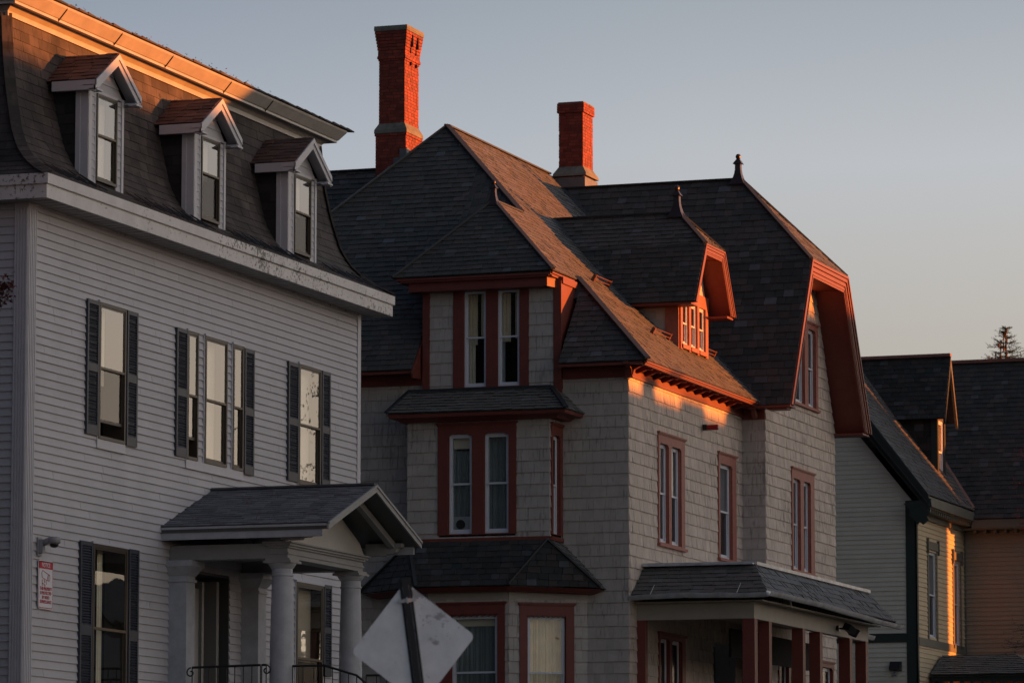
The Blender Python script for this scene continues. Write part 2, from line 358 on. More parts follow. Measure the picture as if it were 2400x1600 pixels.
# double-hung window; fr frame at wall face; u0..u1,z0..z1 outer of frame
def sash(parent, fr, u0, u1, z0, z1, fm=WVIN, fw=.045, rec=.07, g=(G_STD, G_STD), cur=None, shade=None, split=.5, rail=None, openb=0, curm=CURT, wname='window'):
    mb = MB(); zm = z0+(z1-z0)*split
    fbox(mb, fr, u0, u0+fw, z0, z1, -.30, -rec+.018); fbox(mb, fr, u1-fw, u1, z0, z1, -.30, -rec+.018)
    fbox(mb, fr, u0+fw, u1-fw, z1-fw, z1, -.30, -rec+.016); fbox(mb, fr, u0+fw, u1-fw, z0, z0+fw*1.1, -.30, -rec+.02)
    s2 = fw*.7; a, b = u0+fw, u1-fw
    # upper sash
    fbox(mb, fr, a, a+s2, zm, z1-fw, -rec-.02, -rec+.008); fbox(mb, fr, b-s2, b, zm, z1-fw, -rec-.02, -rec+.008)
    fbox(mb, fr, a+s2, b-s2, z1-fw-s2, z1-fw, -rec-.02, -rec+.006)
    zb = z0+fw*1.1+openb
    fbox(mb, fr, a, a+s2, zb, zm, -rec-.05, -rec-.018); fbox(mb, fr, b-s2, b, zb, zm, -rec-.05, -rec-.018)
    fbox(mb, fr, a+s2, b-s2, zb, zb+s2*1.5, -rec-.048, -rec-.016)
    # dark room box
    w_ = mb.build(wname, fm, parent)
    r = MB(); fbox(r, fr, a, b, zm-s2*.6, zm+s2*.6, -rec-.04, -rec+.014); r.build('meeting_rail', rail or fm, w_)
    p = MB(); fbox(p, fr, a+s2, b-s2, zm+s2*.6, z1-fw-s2, -rec-.004, -rec); p.build('pane', g[0], w_)
    p = MB(); fbox(p, fr, a+s2, b-s2, zb+s2*1.5, zm-s2*.6, -rec-.030, -rec-.026); p.build('pane', g[1], w_)
    d = MB()
    for q in ([(u0, z0, -.75), (u1, z0, -.75), (u1, z1, -.75), (u0, z1, -.75)],
              [(u0, z0, -.3), (u0, z0, -.75), (u0, z1, -.75), (u0, z1, -.3)], [(u1, z0, -.75), (u1, z0, -.3), (u1, z1, -.3), (u1, z1, -.75)],
              [(u0, z1, -.3), (u0, z1, -.75), (u1, z1, -.75), (u1, z1, -.3)], [(u0, z0, -.75), (u0, z0, -.3), (u1, z0, -.3), (u1, z0, -.75)]):
        d.poly([fr.p(*k) for k in q])
    d.build('dark_recess', DARK, w_)
    if cur:     # list of (ua, ub, za, zb) fractions
        c = MB()
        for (fa, fb, ga, gb) in cur:
            A, B = a+(b-a)*fa, a+(b-a)*fb; C, D = z0+(z1-z0)*ga, z0+(z1-z0)*gb; n = max(6, int((B-A)/.018)); pr = None
            for i in range(n+1):
                u = A+(B-A)*i/n; nn = -.20+.014*math.sin(i*1.9+math.sin(i*.7)*1.5)
                cu = (fr.p(u, C, nn), fr.p(u, D, nn))
                if pr: c.poly([pr[0], cu[0], cu[1], pr[1]])
                pr = cu
        c.build('curtain', curm, w_)
    if shade is not None:
        c = MB(); fbox(c, fr, a+.01, b-.01, z0+(z1-z0)*shade, z1-fw, -.165, -.16); c.build('roller_shade', SHADE, w_)
    return w_
def shutter(parent, fr, u0, u1, z0, z1):
    mb = MB(); s = .045; zs = [z0, z0+.14, z0+(z1-z0)*.47, z0+(z1-z0)*.53, z1-.06, z1]
    fbox(mb, fr, u0, u0+s, z0, z1, .005, .05); fbox(mb, fr, u1-s, u1, z0, z1, .005, .05)
    for a, b in ((zs[0], zs[1]), (zs[2], zs[3]), (zs[4], zs[5])): fbox(mb, fr, u0+s, u1-s, a, b, .005, .048)
    mb.poly([fr.p(u0+s, z0, .012), fr.p(u1-s, z0, .012), fr.p(u1-s, z1, .012), fr.p(u0+s, z1, .012)])
    for a, b in ((zs[1], zs[2]), (zs[3], zs[4])):
        n = int((b-a)/.038)
        for i in range(n):
            z = a+(b-a)*(i+.1)/n; h = (b-a)/n
            mb.hexa([fr.p(u0+s, z, .044), fr.p(u1-s, z, .044), fr.p(u1-s, z+.006, .046), fr.p(u0+s, z+.006, .046)],
                    [fr.p(u0+s, z+h*.8, .014), fr.p(u1-s, z+h*.8, .014), fr.p(u1-s, z+h*.8+.006, .016), fr.p(u0+s, z+h*.8+.006, .016)])
    return mb.build('shutter', SHUT, parent)

GZ = .9     # ground height at the houses
# ================================================================== HOUSE 1 : white mansard house
h1 = empty('mansard_house', (54, 25.9, GZ), 'pale grey vinyl sided house with brown shingled mansard roof and dark shutters', 'house')
XL, XR, Y1 = 54.0, 66.6, 25.9
f1 = FY(Y1); f1x = FX(XL)
E1 = .1143
wins2 = [(56.33, 57.24, 6.33, 8.28), (59.48, 59.88, 6.33, 8.25), (60.14, 60.99, 6.33, 8.25), (61.22, 61.63, 6.33, 8.25), (63.91, 64.84, 6.34, 8.25)]
wins1 = [(56.2, 57.38, 2.35, 4.83), (63.85, 64.98, 2.35, 4.79)]
doorh = (59.2, 61.2, 2.0, 4.7)
holes = [(a, b, c, d) for a, b, c, d in wins2+wins1] + [doorh]
mb = MB(); field(mb, f1, [(XL+.25, GZ), (XR-.12, GZ), (XR-.12, 9.36), (XL+.25, 9.36)], E1, 3.66, .022, holes, wj=0, gap=.007, v0=4.479-38*E1, seed=5, lift=.02)
backing(mb, f1, (XL, XR, GZ, 9.4), holes); mb.build('vinyl_siding', VINYL, h1)
mb = MB(); field(mb, f1x, [(-36, GZ), (-Y1-.19, GZ), (-Y1-.19, 9.36), (-36, 9.36)], E1, 3.66, .022, wj=0, gap=.002, v0=4.479-38*E1, seed=6, lift=.05)
backing(mb, f1x, (-36, -Y1, GZ, 9.4), ()); mb.box(XL, XR-.01, 26.9, 36, GZ, 9.4); mb.build('vinyl_siding', VINYL, h1)
mb = MB()    # fluted corner posts
for fr, u0, u1 in ((f1, XL-.02, XL+.25), (f1x, -Y1-.19, -Y1+.02)):
    fbox(mb, fr, u0, u1, GZ, 9.38, -.01, .022)
    n = 5
    for i in range(n):
        c = u0+(u1-u0)*(i+.5)/n; fbox(mb, fr, c-.012, c+.012, GZ, 9.3, .02, .034)
fbox(mb, f1, XR-.12, XR+.02, GZ, 9.38, -.01, .028); mb.build('corner_post', VTRIM, h1)
# lower cornice
BX0, BX1, BY0, BY1 = 53.64, 66.97, 25.45, 36.45
mb = MB(); mb.ring(BX0, BX1, BY0, BY1, [(.45, 9.345), (.42, 9.345), (.42, 9.385), (.035, 9.375), (.035, 9.365), (.0, 9.365), (.0, 9.55), (-.015, 9.55), (-.03, 9.56), (-.03, 9.70), (.03, 9.72)], rx=1)
mb.build('lower_fascia', FASCIA, h1)
mb = MB()
for i in range(60):
    x = BX0+.05+i*(BX1-BX0-.1)/60; mb.box(x, x+.008, BY0+.05, Y1-.02, 9.362, 9.374)
mb.box(BX0+.04, BX1-.04, BY0+.04, Y1, 9.372, 9.380); mb.box(BX0+.04, XL, Y1, BY1, 9.372, 9.380); mb.build('soffit', SOFF1, h1)
# mansard
prof = [(0, 9.71), (.22, 9.83), (.43, 9.98), (.60, 10.17), (.73, 10.42), (.82, 10.75), (.89, 11.05), (.95, 11.4), (.99, 11.75), (1.02, 12.14)]
def prof_at(s):
    acc = 0
    for k in range(len(prof)-1):
        d = math.hypot(prof[k+1][0]-prof[k][0], prof[k+1][1]-prof[k][1])
        if acc+d >= s or k == len(prof)-2:
            t = (s-acc)/d; return (prof[k][0]+(prof[k+1][0]-prof[k][0])*t, prof[k][1]+(prof[k+1][1]-prof[k][1])*t)
        acc += d
mb = MB(); mb.ring(BX0, BX1, BY0, BY1, [(a+.012, z-.01) for a, z in prof])
PL = sum(math.hypot(prof[k+1][0]-prof[k][0], prof[k+1][1]-prof[k][1]) for k in range(9)); ee = .145
for r in range(int(PL/ee)+1):
    (i0, z0), (i1, z1) = prof_at(r*ee), prof_at(min(PL, (r+1)*ee)); rx = .75
    if math.hypot(i1-i0, z1-z0) < .01: continue
    for side in range(3):
        if side == 0: A, B, C, D = (BX0+i0*rx, BY0+i0, z0), (BX1-i0*rx, BY0+i0, z0), (BX1-i1*rx, BY0+i1, z1), (BX0+i1*rx, BY0+i1, z1)
        elif side == 1: A, B, C, D = (BX0+i0*rx, BY1-i0, z0), (BX0+i0*rx, BY0+i0, z0), (BX0+i1*rx, BY0+i1, z1), (BX0+i1*rx, BY1-i1, z1)
        else: A, B, C, D = (BX1-i0*rx, BY0+i0, z0), (BX1-i0*rx, BY1-i0, z0), (BX1-i1*rx, BY1-i1, z1), (BX1-i1*rx, BY0+i1, z1)
        A, B, C, D = map(V3, (A, B, C, D)); n = (B-A).cross(D-A).normalized(); U = (B-A).normalized(); fr = Fr(A, U, n.cross(U))
        pl = [((p-A).dot(fr.U), (p-A).dot(fr.V)) for p in (A, B, C, D)]
        field(mb, fr, pl, pl[2][1]*1.001, .30, .011, wj=.06, gap=.004, v0=0, seed=100+r*3+side, ej=.002)
rf1 = mb.build('mansard_roof', ASPH, h1)
mb = MB()   # hip caps
for sx in (0, 1):
    for k in range(26):
        i0, z0 = prof_at(PL*k/26); i1, z1 = prof_at(PL*(k+1.12)/26 if k < 25 else PL)
        xa = BX0+i0*.75 if not sx else BX1-i0*.75; xb = BX0+i1*.75 if not sx else BX1-i1*.75
        mb.bar((xa, BY0+i0, z0+.008), (xb, BY0+i1, z1+.0), .16, .03, (-1 if not sx else 1, -1, .4))
mb.build('hip_shingle', ASPH, rf1)
# upper cornice
UX0, UX1, UY0, UY1 = BX0, BX1, BY0, BY1
mb = MB(); mb.ring(UX0, UX1, UY0, UY1, [(1.02, 12.10), (.985, 12.10), (.985, 12.17), (.93, 12.215), (.905, 12.235), (.905, 12.245)], rx=.75); mb.build('frieze_board', GUTTER1, h1)
mb = MB(); mb.ring(UX0, UX1, UY0, UY1, [(.90, 12.245), (.80, 12.238), (.80, 12.25)], rx=.72); mb.build('soffit', SOFF1, h1)
mb = MB(); mb.ring(UX0, UX1, UY0, UY1, [(.83, 12.236), (.80, 12.225), (.785, 12.225), (.785, 12.262), (.765, 12.267), (.65, 12.40), (.64, 12.43), (.66, 12.44), (1.2, 12.50)], rx=.70)
mb.build('upper_fascia', GUTTER1, h1)
for x in (55.6, 57.5, 59.35, 61.6, 63.3):
    mb = MB(); mb.hexa([(x, UY0+.783, 12.225), (x+.012, UY0+.783, 12.225), (x+.012, UY0+.783, 12.265), (x, UY0+.783, 12.265)], [(x, UY0+.645, 12.385), (x+.012, UY0+.645, 12.385), (x+.012, UY0+.645, 12.42), (x, UY0+.645, 12.42)])
    mb.build('fascia_joint', BRONZE, h1)
mb = MB(); rnd = random.Random(3)
for r in range(3):
    x = UX0+.55
    while x < UX1-.5:
        ww = .25+rnd.random()*.12; lf = .012+.02*rnd.random()
        y0 = UY0+.60+r*.16+rnd.random()*.02; mb.hexa([(x, y0, 12.44+r*.02), (x+ww-.01, y0, 12.44+r*.02), (x+ww-.01, y0+.22, 12.46+r*.02), (x, y0+.22, 12.46+r*.02)], [(x, y0, 12.45+lf+r*.02), (x+ww-.01, y0, 12.45+r*.02+.01), (x+ww-.01, y0+.22, 12.47+r*.02), (x, y0+.22, 12.47+r*.02)])
        x += ww
mb.poly([(UX0+.5, UY0+.66, 12.43), (UX1-.5, UY0+.66, 12.43), (UX1-2, UY0+5, 12.9), (UX0+2, UY0+5, 12.9)])
mb.poly([(UX0+2, UY0+5, 12.9), (UX1-2, UY0+5, 12.9), (UX1-.5, UY1-.6, 12.43), (UX0+.5, UY1-.6, 12.43)])
mb.build('top_roof_edge', ASPH, h1)
# dormers
def tri_prism(mb, pts2, y0, y1):   # polygon in XZ extruded along Y
    mb.hexa([(x, y0, z) for x, z in pts2], [(x, y1, z) for x, z in pts2])
for k, xc in enumerate((56.33, 60.10, 63.83)):
    yd, hw = 25.82, .60; ze, za, eh = 11.30, 11.86, .78
    fr = FY(yd)
    W = (xc-.33, xc+.37, 9.98, 11.24)
    w1 = sash(h1, fr, *W, fm=BRONZE, fw=.035, rec=-.012, g=(G_SKY, G_SKY if k == 0 else G_SCR), shade=(.02 if k == 0 else .52 - .0), split=.53 if k != 1 else .56, rail=BRONZE2)
    mb = MB(); field(mb, fr, [(xc-hw+.10, 9.8), (xc-.33, 9.8), (xc-.33, 11.24), (xc-hw+.10, 11.24)], E1, 2, .012, wj=0, gap=.002, seed=k, lift=.05)
    field(mb, fr, [(xc+.37, 9.8), (xc+hw-.07, 9.8), (xc+hw-.07, 11.24), (xc+.37, 11.24)], E1, 2, .012, wj=0, gap=.002, seed=k, lift=.05)
    field(mb, fr, [(xc-hw, 11.26), (xc+hw, 11.26), (xc, 11.80)], E1*1.3, 3, .012, wj=0, gap=.002, seed=k, lift=.05)
    mb.poly([(xc-hw, yd+.004, 11.24), (xc+hw, yd+.004, 11.24), (xc, yd+.004, 11.8)])
    mb.box(xc-hw+.01, xc-.33, yd+.004, 26.6, 9.7, 11.27); mb.box(xc+.37, xc+hw-.01, yd+.004, 26.6, 9.7, 11.27); mb.box(xc-.33, xc+.37, yd+.004, 26.6, 11.24, 11.27)
    mb.build('dormer_wall', VINYL, h1)
    mb = MB()   # corner boards
    mb.box(xc-hw-.01, xc-hw+.11, yd-.02, yd+.001, 9.8, 11.29); mb.box(xc+hw-.06, xc+hw+.01, yd-.02, yd+.001, 9.8, 11.29)
    mb.box(xc-hw-.02, xc-hw+.005, yd-.02, yd+.17, 9.8, 11.29); mb.box(xc-hw-.035, xc-hw-.02, yd+.10, yd+.17, 9.8, 11.29)
    mb.box(xc-.37, xc-.33, yd-.012, yd+.01, 9.9, 11.29); mb.box(xc-.33, xc+.40, yd-.014, yd+.01, 11.24, 11.285)
    mb.build('dormer_corner_board', VTRIM, h1)
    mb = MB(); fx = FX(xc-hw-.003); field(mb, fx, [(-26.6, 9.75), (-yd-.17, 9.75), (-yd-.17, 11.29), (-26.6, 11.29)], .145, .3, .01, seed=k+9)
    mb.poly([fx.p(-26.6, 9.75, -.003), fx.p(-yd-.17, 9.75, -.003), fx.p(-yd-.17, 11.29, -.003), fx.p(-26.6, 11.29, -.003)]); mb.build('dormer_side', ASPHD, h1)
    yb = 25.62; sl = (za-ze-.06)/eh
    for s in (-1, 1):
        e0 = V3((xc+s*eh, yb, ze+.06)); ap = V3((xc, yb, za)); b0 = V3((xc+s*eh, 26.45, ze+.06)); b1 = V3((xc, 26.52, za))
        roof(h1, ([b0, e0, ap, b1] if s < 0 else [e0, b0, b1, ap]), e=.125, wd=.28, th=.01, m=ASPHR, seed=k*2+s+5, name='dormer_roof', wj=.05)
        mb = MB()
        mb.bar(e0+V3((0, -.0, -.055)), ap+V3((0, 0, -.055)), .03, .09, (0, 1, 0)) if 0 else None
        for (d0, d1, yy) in ((.012, .075, yb-.02), (.07, .15, yb+.0)):
            mb.hexa([(xc+s*eh, yy, ze+.06-d1*1.22), (xc, yy, za-d1*1.22), (xc, yy, za-d0*1.22), (xc+s*eh, yy, ze+.06-d0*1.22)],
                    [(xc+s*eh, yy+.025, ze+.06-d1*1.22), (xc, yy+.025, za-d1*1.22), (xc, yy+.025, za-d0*1.22), (xc+s*eh, yy+.025, ze+.06-d0*1.22)])
        # eave fascia + return
        xx = xc+s*eh; mb.box(min(xx, xx-s*.02), max(xx, xx-s*.02), yb-.005, 26.3, ze-.09, ze+.05)
        mb.box(min(xx, xx-s*.20), max(xx, xx-s*.20), yb-.028, yb+.10, ze-.10, ze-.075)
        mb.box(min(xx-s*.02, xc+s*hw), max(xx-s*.02, xc+s*hw), yb, 26.3, ze-.075, ze-.06)
        # soffit under slope
        mb.hexa([(xx, yb+.03, ze-.03), (xx, yd, ze-.03), (xx, yd, ze-.02), (xx, yb+.03, ze-.02)], [(xc, yb+.03, za-.10), (xc, yd, za-.10), (xc, yd, za-.09), (xc, yb+.03, za-.09)])
        mb.build('dormer_bargeboard', VTRIM, h1)
# windows with shutters
cfg2 = [dict(cur=[(0, .75, .42, .98)], g=(G_SKY, G_STD), curm=SHADE, openb=.2, split=.52), dict(shade=.25, g=(G_SKY, G_SKY), openb=.26), dict(shade=.0, g=(G_SKY, G_SKY)), dict(shade=0, g=(G_SKY, G_SKY)), dict(shade=0, g=(G_SKY, G_SKY))]
for (a, b, c, d), kw in zip(wins2, cfg2): sash(h1, f1, a, b, c, d, fm=BRONZE, fw=.04, rec=-.024, rail=BRONZE2, **kw)
sash(h1, f1, *wins1[0], fm=BRONZE, fw=.045, rec=-.024, rail=BRONZE2, g=(G_STD, G_STD), split=.52, cur=[(.25, .4, 0, 1), (.55, .7, 0, 1)], curm=CURTL)
sash(h1, f1, *wins1[1], fm=BRONZE, fw=.045, rec=-.024, rail=BRONZE2, g=(G_SKY, G_SCR), split=.51, shade=.5)
for a, b, c, d in ((55.90, 56.30, 6.36, 8.28), (57.27, 57.64, 6.32, 8.28), (59.05, 59.46, 6.34, 8.25), (61.66, 62.04, 6.30, 8.24), (63.44, 63.88, 6.36, 8.24), (64.87, 65.23, 6.36, 8.25),
                   (55.76, 56.17, 2.35, 4.84), (57.42, 57.76, 2.35, 4.84), (65.0, 65.33, 3.36, 4.82)): shutter(h1, f1, a, b, c, d)
mb = MB()
for a, b, c, d in [(56.30, 57.27, 6.22, 8.31), (59.46, 61.66, 6.22, 6.33), (63.88, 64.87, 6.24, 8.29)]:
    fbox(mb, f1, a, b, 6.20, 6.325, .0, .03); fbox(mb, f1, a-.02, b+.0, 6.19, 6.21, .0, .04)
for a, b, c, d in wins2+wins1:
    fbox(mb, f1, a-.03, b+.03, d, d+.03, .0, .05); fbox(mb, f1, a-.03, a, c, d, .0, .03); fbox(mb, f1, b, b+.02, c, d, .0, .025)
mb.build('window_trim', VTRIM, h1)
# heat cables zig-zag at the eave
mb = MB(); x = 54.2; rnd = random.Random(4)
while x < 66.6:
    def pp(xx, s):
        i, z = prof_at(s); return (xx, BY0+i-.01, z+.035)
    near = any(xc-.62 < x+.1 < xc+.62 for xc in (56.33, 60.10, 63.83))
    if not near: mb.tube([pp(x, .06), pp(x+.03, .2), pp(x+.10, .42+.08*rnd.random()), pp(x+.16, .4), pp(x+.2, .2), pp(x+.26, .05)], .009, 5)
    x += .27+.12*rnd.random()
mb.build('heating_cable', PLASB, h1)

# porch of house 1
PX0, PX1, PXC, PYF = 58.6, 62.42, 60.51, 23.25
pz0, pz1 = 5.25, 5.95
for s in (-1, 1):
    ex = PXC+s*(PXC-PX0); e0, ap = V3((ex, PYF, pz0)), V3((PXC, PYF, pz1)); b0, b1 = V3((ex, Y1, pz0)), V3((PXC, Y1, pz1))
    roof(h1, [b0, e0, ap, b1] if s < 0 else [e0, b0, b1, ap], e=.115, wd=.24, th=.009, m=ASPHG, seed=20+s, name='porch_roof', wj=.05)
    mb = MB(); mb.hexa([(ex, PYF+.02, pz0-.10), (ex, Y1, pz0-.10), (ex, Y1, pz0-.05), (ex, PYF+.02, pz0-.05)], [(PXC, PYF+.02, pz1-.10), (PXC, Y1, pz1-.10), (PXC, Y1, pz1-.055), (PXC, PYF+.02, pz1-.055)])
    mb.build('porch_soffit', DOORM, h1)
    mb = MB(); dz = (pz1-pz0)
    for d0, d1, yy in ((.0, .035, -.025), (.035, .11, -.01)):
        mb.hexa([(ex+s*.02, PYF+yy, pz0-d1), (PXC, PYF+yy, pz1-d1), (PXC, PYF+yy, pz1-d0+.005), (ex+s*.02, PYF+yy, pz0-d0)], [(ex+s*.02, PYF+yy+.03, pz0-d1), (PXC, PYF+yy+.03, pz1-d1), (PXC, PYF+yy+.03, pz1-d0+.005), (ex+s*.02, PYF+yy+.03, pz0-d0)])
    mb.build('porch_rake_board', PORCHT, h1)
    mb = MB(); mb.box(min(ex-s*.01, ex-s*.04), max(ex-s*.01, ex-s*.04), PYF+.10, Y1, pz0-.20, pz0-.035); mb.box(min(ex-s*.04, ex+s*.012), max(ex-s*.04, ex+s*.012), PYF+.03, Y1, pz0-.05, pz0-.015)
    mb.build('porch_eave_fascia', WOODW, h1)
mb = MB(); mb.bar((PXC, PYF, pz1+.012), (PXC, Y1, pz1+.012), .16, .03); mb.build('porch_ridge_cap', ASPHG, h1)
# entablature
cxL, cxR, cyF, cyB = 59.05, 61.80, 24.15, 25.75
mb = MB()
def beam(x0, x1, y0, y1):
    mb.box(x0, x1, y0, y1, 4.77, 4.92); mb.box(x0-.015, x1+.015, y0-.015, y1+.015, 4.83, 4.86); mb.box(x0-.03, x1+.03, y0-.03, y1+.03, 4.92, 4.95)
    mb.box(x0-.06, x1+.06, y0-.06, y1+.06, 4.95, 4.985); mb.box(x0-.09, x1+.09, y0-.09, y1+.09, 4.985, 5.01)
beam(cxL-.14, cxR+.14, cyF-.14, cyF+.14)
mb.box(cxL-.138, cxL+.138, cyF+.14, 25.88, 4.772, 4.99); mb.box(cxR-.138, cxR+.138, cyF+.14, 25.88, 4.772, 4.99)
mb.box(cxL+.14, cxR-.14, cyF+.14, 25.88, 4.93, 4.98)
mb.build('porch_entablature', PORCHT, h1)
mb = MB(); tri_prism(mb, [(PXC-1.60, 5.012), (PXC+1.60, 5.012), (PXC+1.4, 5.2), (PXC, 5.80), (PXC-1.4, 5.2)], cyF-.10, cyF-.06)
mb.build('porch_tympanum', mat('cream_white_paint', (.46, .44, .41), .6, nz=.08), h1)
for bx, bz in ((58.80, 5.02), (PXC, 5.60), (62.22, 5.02)):    # look-out brackets
    mb = MB(); pr = [(cyF-.10, bz), (23.75, bz), (23.72, bz+.03), (23.62, bz+.03), (23.56, bz+.06), (23.54, bz+.12), (23.47, bz+.13), (23.47, bz+.19), (cyF-.10, bz+.19)]
    mb.hexa([(bx-.07, y, z) for y, z in pr], [(bx+.07, y, z) for y, z in pr]); mb.build('porch_bracket', PORCHT, h1)
for s in (-1, 1):   # raking struts under the gable
    mb = MB(); mb.bar((PXC, 23.62, 5.78), (PXC+s*1.7, 23.62, 5.16), .10, .09, (0, 1, 0)); mb.build('porch_strut', PORCHT, h1)
for cx_ in (cxL, cxR):
    mb = MB(); mb.lathe(cx_, cyF, [(.19, 2.15), (.20, 2.2), (.20, 2.25), (.178, 2.28), (.178, 3.0), (.172, 3.6), (.158, 4.2), (.150, 4.50), (.152, 4.51), (.164, 4.515), (.164, 4.535), (.152, 4.545), (.152, 4.62), (.165, 4.63), (.20, 4.68), (.205, 4.70)], 32)
    c_ = mb.build('porch_column', WOODW, h1, smooth=False)
    mb = MB(); mb.box(cx_-.215, cx_+.215, cyF-.215, cyF+.215, 4.70, 4.735); mb.box(cx_-.19, cx_+.19, cyF-.19, cyF+.19, 4.735, 4.768); mb.build('abacus', PORCHT, c_)
    mb = MB(); mb.box(cx_-.155, cx_+.155, 25.60, 25.90, 2.0, 4.55); mb.box(cx_-.175, cx_+.175, 25.58, 25.89, 4.46, 4.50)
    mb.hexa([(cx_-.16, 25.59, 4.55), (cx_+.16, 25.59, 4.55), (cx_+.16, 25.89, 4.55), (cx_-.16, 25.89, 4.55)], [(cx_-.24, 25.50, 4.68), (cx_+.24, 25.50, 4.68), (cx_+.24, 25.89, 4.68), (cx_-.24, 25.89, 4.68)])
    mb.box(cx_-.25, cx_+.25, 25.49, 25.89, 4.68, 4.768); mb.build('porch_pilaster', WOODW, h1)
mb = MB(); mb.box(58.7, 62.1, 23.7, 25.88, GZ, 2.15); mb.box(58.6, 62.2, 23.6, 25.88, 2.15, 2.22)
for i in range(6): mb.box(59.1, 61.75, 23.6-.28*(i+1), 23.6-.28*i, GZ, 2.0-.19*i)
mb.build('porch_deck', PORCHT, h1)
# entrance: recess, door
mb = MB(); mb.box(59.2, 61.2, 26.35, 26.42, 2.2, 4.7); mb.box(59.16, 59.2, Y1+.01, 26.4, 2.2, 4.7); mb.box(61.2, 61.24, Y1+.01, 26.4, 2.2, 4.7); mb.box(59.2, 61.2, Y1+.01, 26.4, 4.66, 4.7); mb.build('entry_recess', DOORM, h1)
mb = MB(); mb.box(59.32, 60.28, 26.0, 26.05, 2.22, 4.45); d1 = mb.build('entry_door', mat('pale_door', (.26, .26, .25), .5, nz=.05), h1)
mb = MB(); mb.box(59.42, 59.47, 25.975, 26.0, 3.5, 4.32); mb.box(59.97, 60.02, 25.975, 26.0, 3.5, 4.32); mb.box(59.47, 59.97, 25.975, 26.0, 4.27, 4.32); mb.box(59.47, 59.97, 25.975, 26.0, 3.5, 3.55); mb.build('door_light_frame', DOORM, d1)
mb = MB(); mb.box(59.47, 59.97, 25.985, 25.995, 3.55, 4.27); mb.build('door_light', G_OLD, d1)
mb = MB(); mb.box(59.45, 59.99, 25.996, 25.999, 3.54, 4.3); mb.build('door_light_backing', DARK, d1)
mb = MB(); mb.box(60.28, 60.36, 25.95, 26.2, 2.22, 4.55); mb.box(60.95, 61.05, 26.0, 26.3, 2.22, 4.6); mb.box(60.5, 60.85, 26.30, 26.34, 2.3, 4.4); mb.build('door_casing', mat('dim_casing', (.18, .175, .17), .5), h1)
# railings
def railing(pts, name='porch_railing', posts=(), scroll=None, zlow=None):
    mb = MB(); mb.tube(pts, .019, 6)
    for i in range(len(pts)-1):
        p, q = V3(pts[i]), V3(pts[i+1]); n = max(1, int((q-p).length/.13))
        for k in range(n+1):
            a = p.lerp(q, k/n); mb.box(a.x-.006, a.x+.006, a.y-.006, a.y+.006, a.z-.85, a.z)
    mb.tube([(x, y, z-.78) for x, y, z in pts], .012, 5)
    if scroll:
        (x, y, z, dy) = scroll; c = []
        for k in range(22):
            t = k/21*2.2*math.pi; rr = .075*(1-k/26); c.append((x, y+dy*(math.sin(t)*rr), z-.075+math.cos(t)*rr))
        mb.tube(c, .011, 5)
    o = mb.build(name, IRON, h1); return o
railing([(58.9, 25.5, 3.2), (58.9, 24.42, 3.22)], scroll=(58.9, 25.52, 3.2, 1)); railing([(58.9, 24.40, 3.22), (58.9, 24.33, 3.22)], scroll=(58.9, 24.33, 3.22, -1))
for x, z in ((58.98, 3.2), (61.95, 3.2)):
    railing([(x, 23.95, z), (x, 23.45, z), (x, 22.95, z-.15), (x, 21.9, z-.98)])

# ---- small things fixed on house 1
cm = empty('security_camera', (54.45, 25.8, 4.7), 'grey dome security camera on a wall bracket above the red notice sign', 'camera')
mb = MB(); mb.box(54.38, 54.50, 25.86, 25.88, 4.52, 4.78); mb.box(54.40, 54.48, 25.80, 25.86, 4.56, 4.75); mb.build('bracket', PLASG, cm)
mb = MB(); mb.tube([(54.44, 25.82, 4.70), (54.45, 25.74, 4.73), (54.46, 25.70, 4.735)], .045, 8); mb.lathe(54.47, 25.66, [(.05, 4.785), (.085, 4.78), (.09, 4.75), (.088, 4.70), (.07, 4.69)][::-1], 20); mb.build('housing', PLASG, cm, smooth=True)
mb = MB(); mb.lathe(54.47, 25.66, [(.02, 4.635), (.045, 4.645), (.062, 4.67), (.066, 4.70)], 20); mb.build('dome', PLASB, cm, smooth=True)
ns = empty('notice_sign', (54.64, 25.85, 3.8), 'white notice sign with red band and red camera picture on grey siding', 'sign')
def rrect(u0, u1, v0, v1, r, n=5):
    o = []
    for cx_, cy_, a0 in ((u1-r, v1-r, 0), (u0+r, v1-r, 90), (u0+r, v0+r, 180), (u1-r, v0+r, 270)):
        for k in range(n+1): a = R(a0+90*k/n); o.append((cx_+r*math.cos(a), cy_+r*math.sin(a)))
    return o
fs = FY(25.865); su0, su1, sv0, sv1 = 54.40, 54.875, 3.805, 4.475
def plate(name, pl, n0, n1, m, par):
    mb = MB(); mb.hexa([fs.p(u, v, n0) for u, v in pl][::-1][::-1], [fs.p(u, v, n1) for u, v in pl]); return mb.build(name, m, par)
plate('sign_panel', rrect(su0, su1, sv0, sv1, .045), 0, .006, SIGNW, ns)
mb = MB(); o_, i_ = rrect(su0+.012, su1-.012, sv0+.012, sv1-.012, .04), rrect(su0+.022, su1-.022, sv0+.022, sv1-.022, .035)
for k in range(len(o_)): j = (k+1) % len(o_); mb.poly([fs.p(*o_[k], .008), fs.p(*i_[k], .008), fs.p(*i_[j], .008), fs.p(*o_[j], .008)][::-1])
mb.build('sign_border', SIGNR, ns)
plate('sign_band', rrect(su0+.012, su1-.012, sv1-.115, sv1-.012, .02), .006, .008, SIGNR, ns)
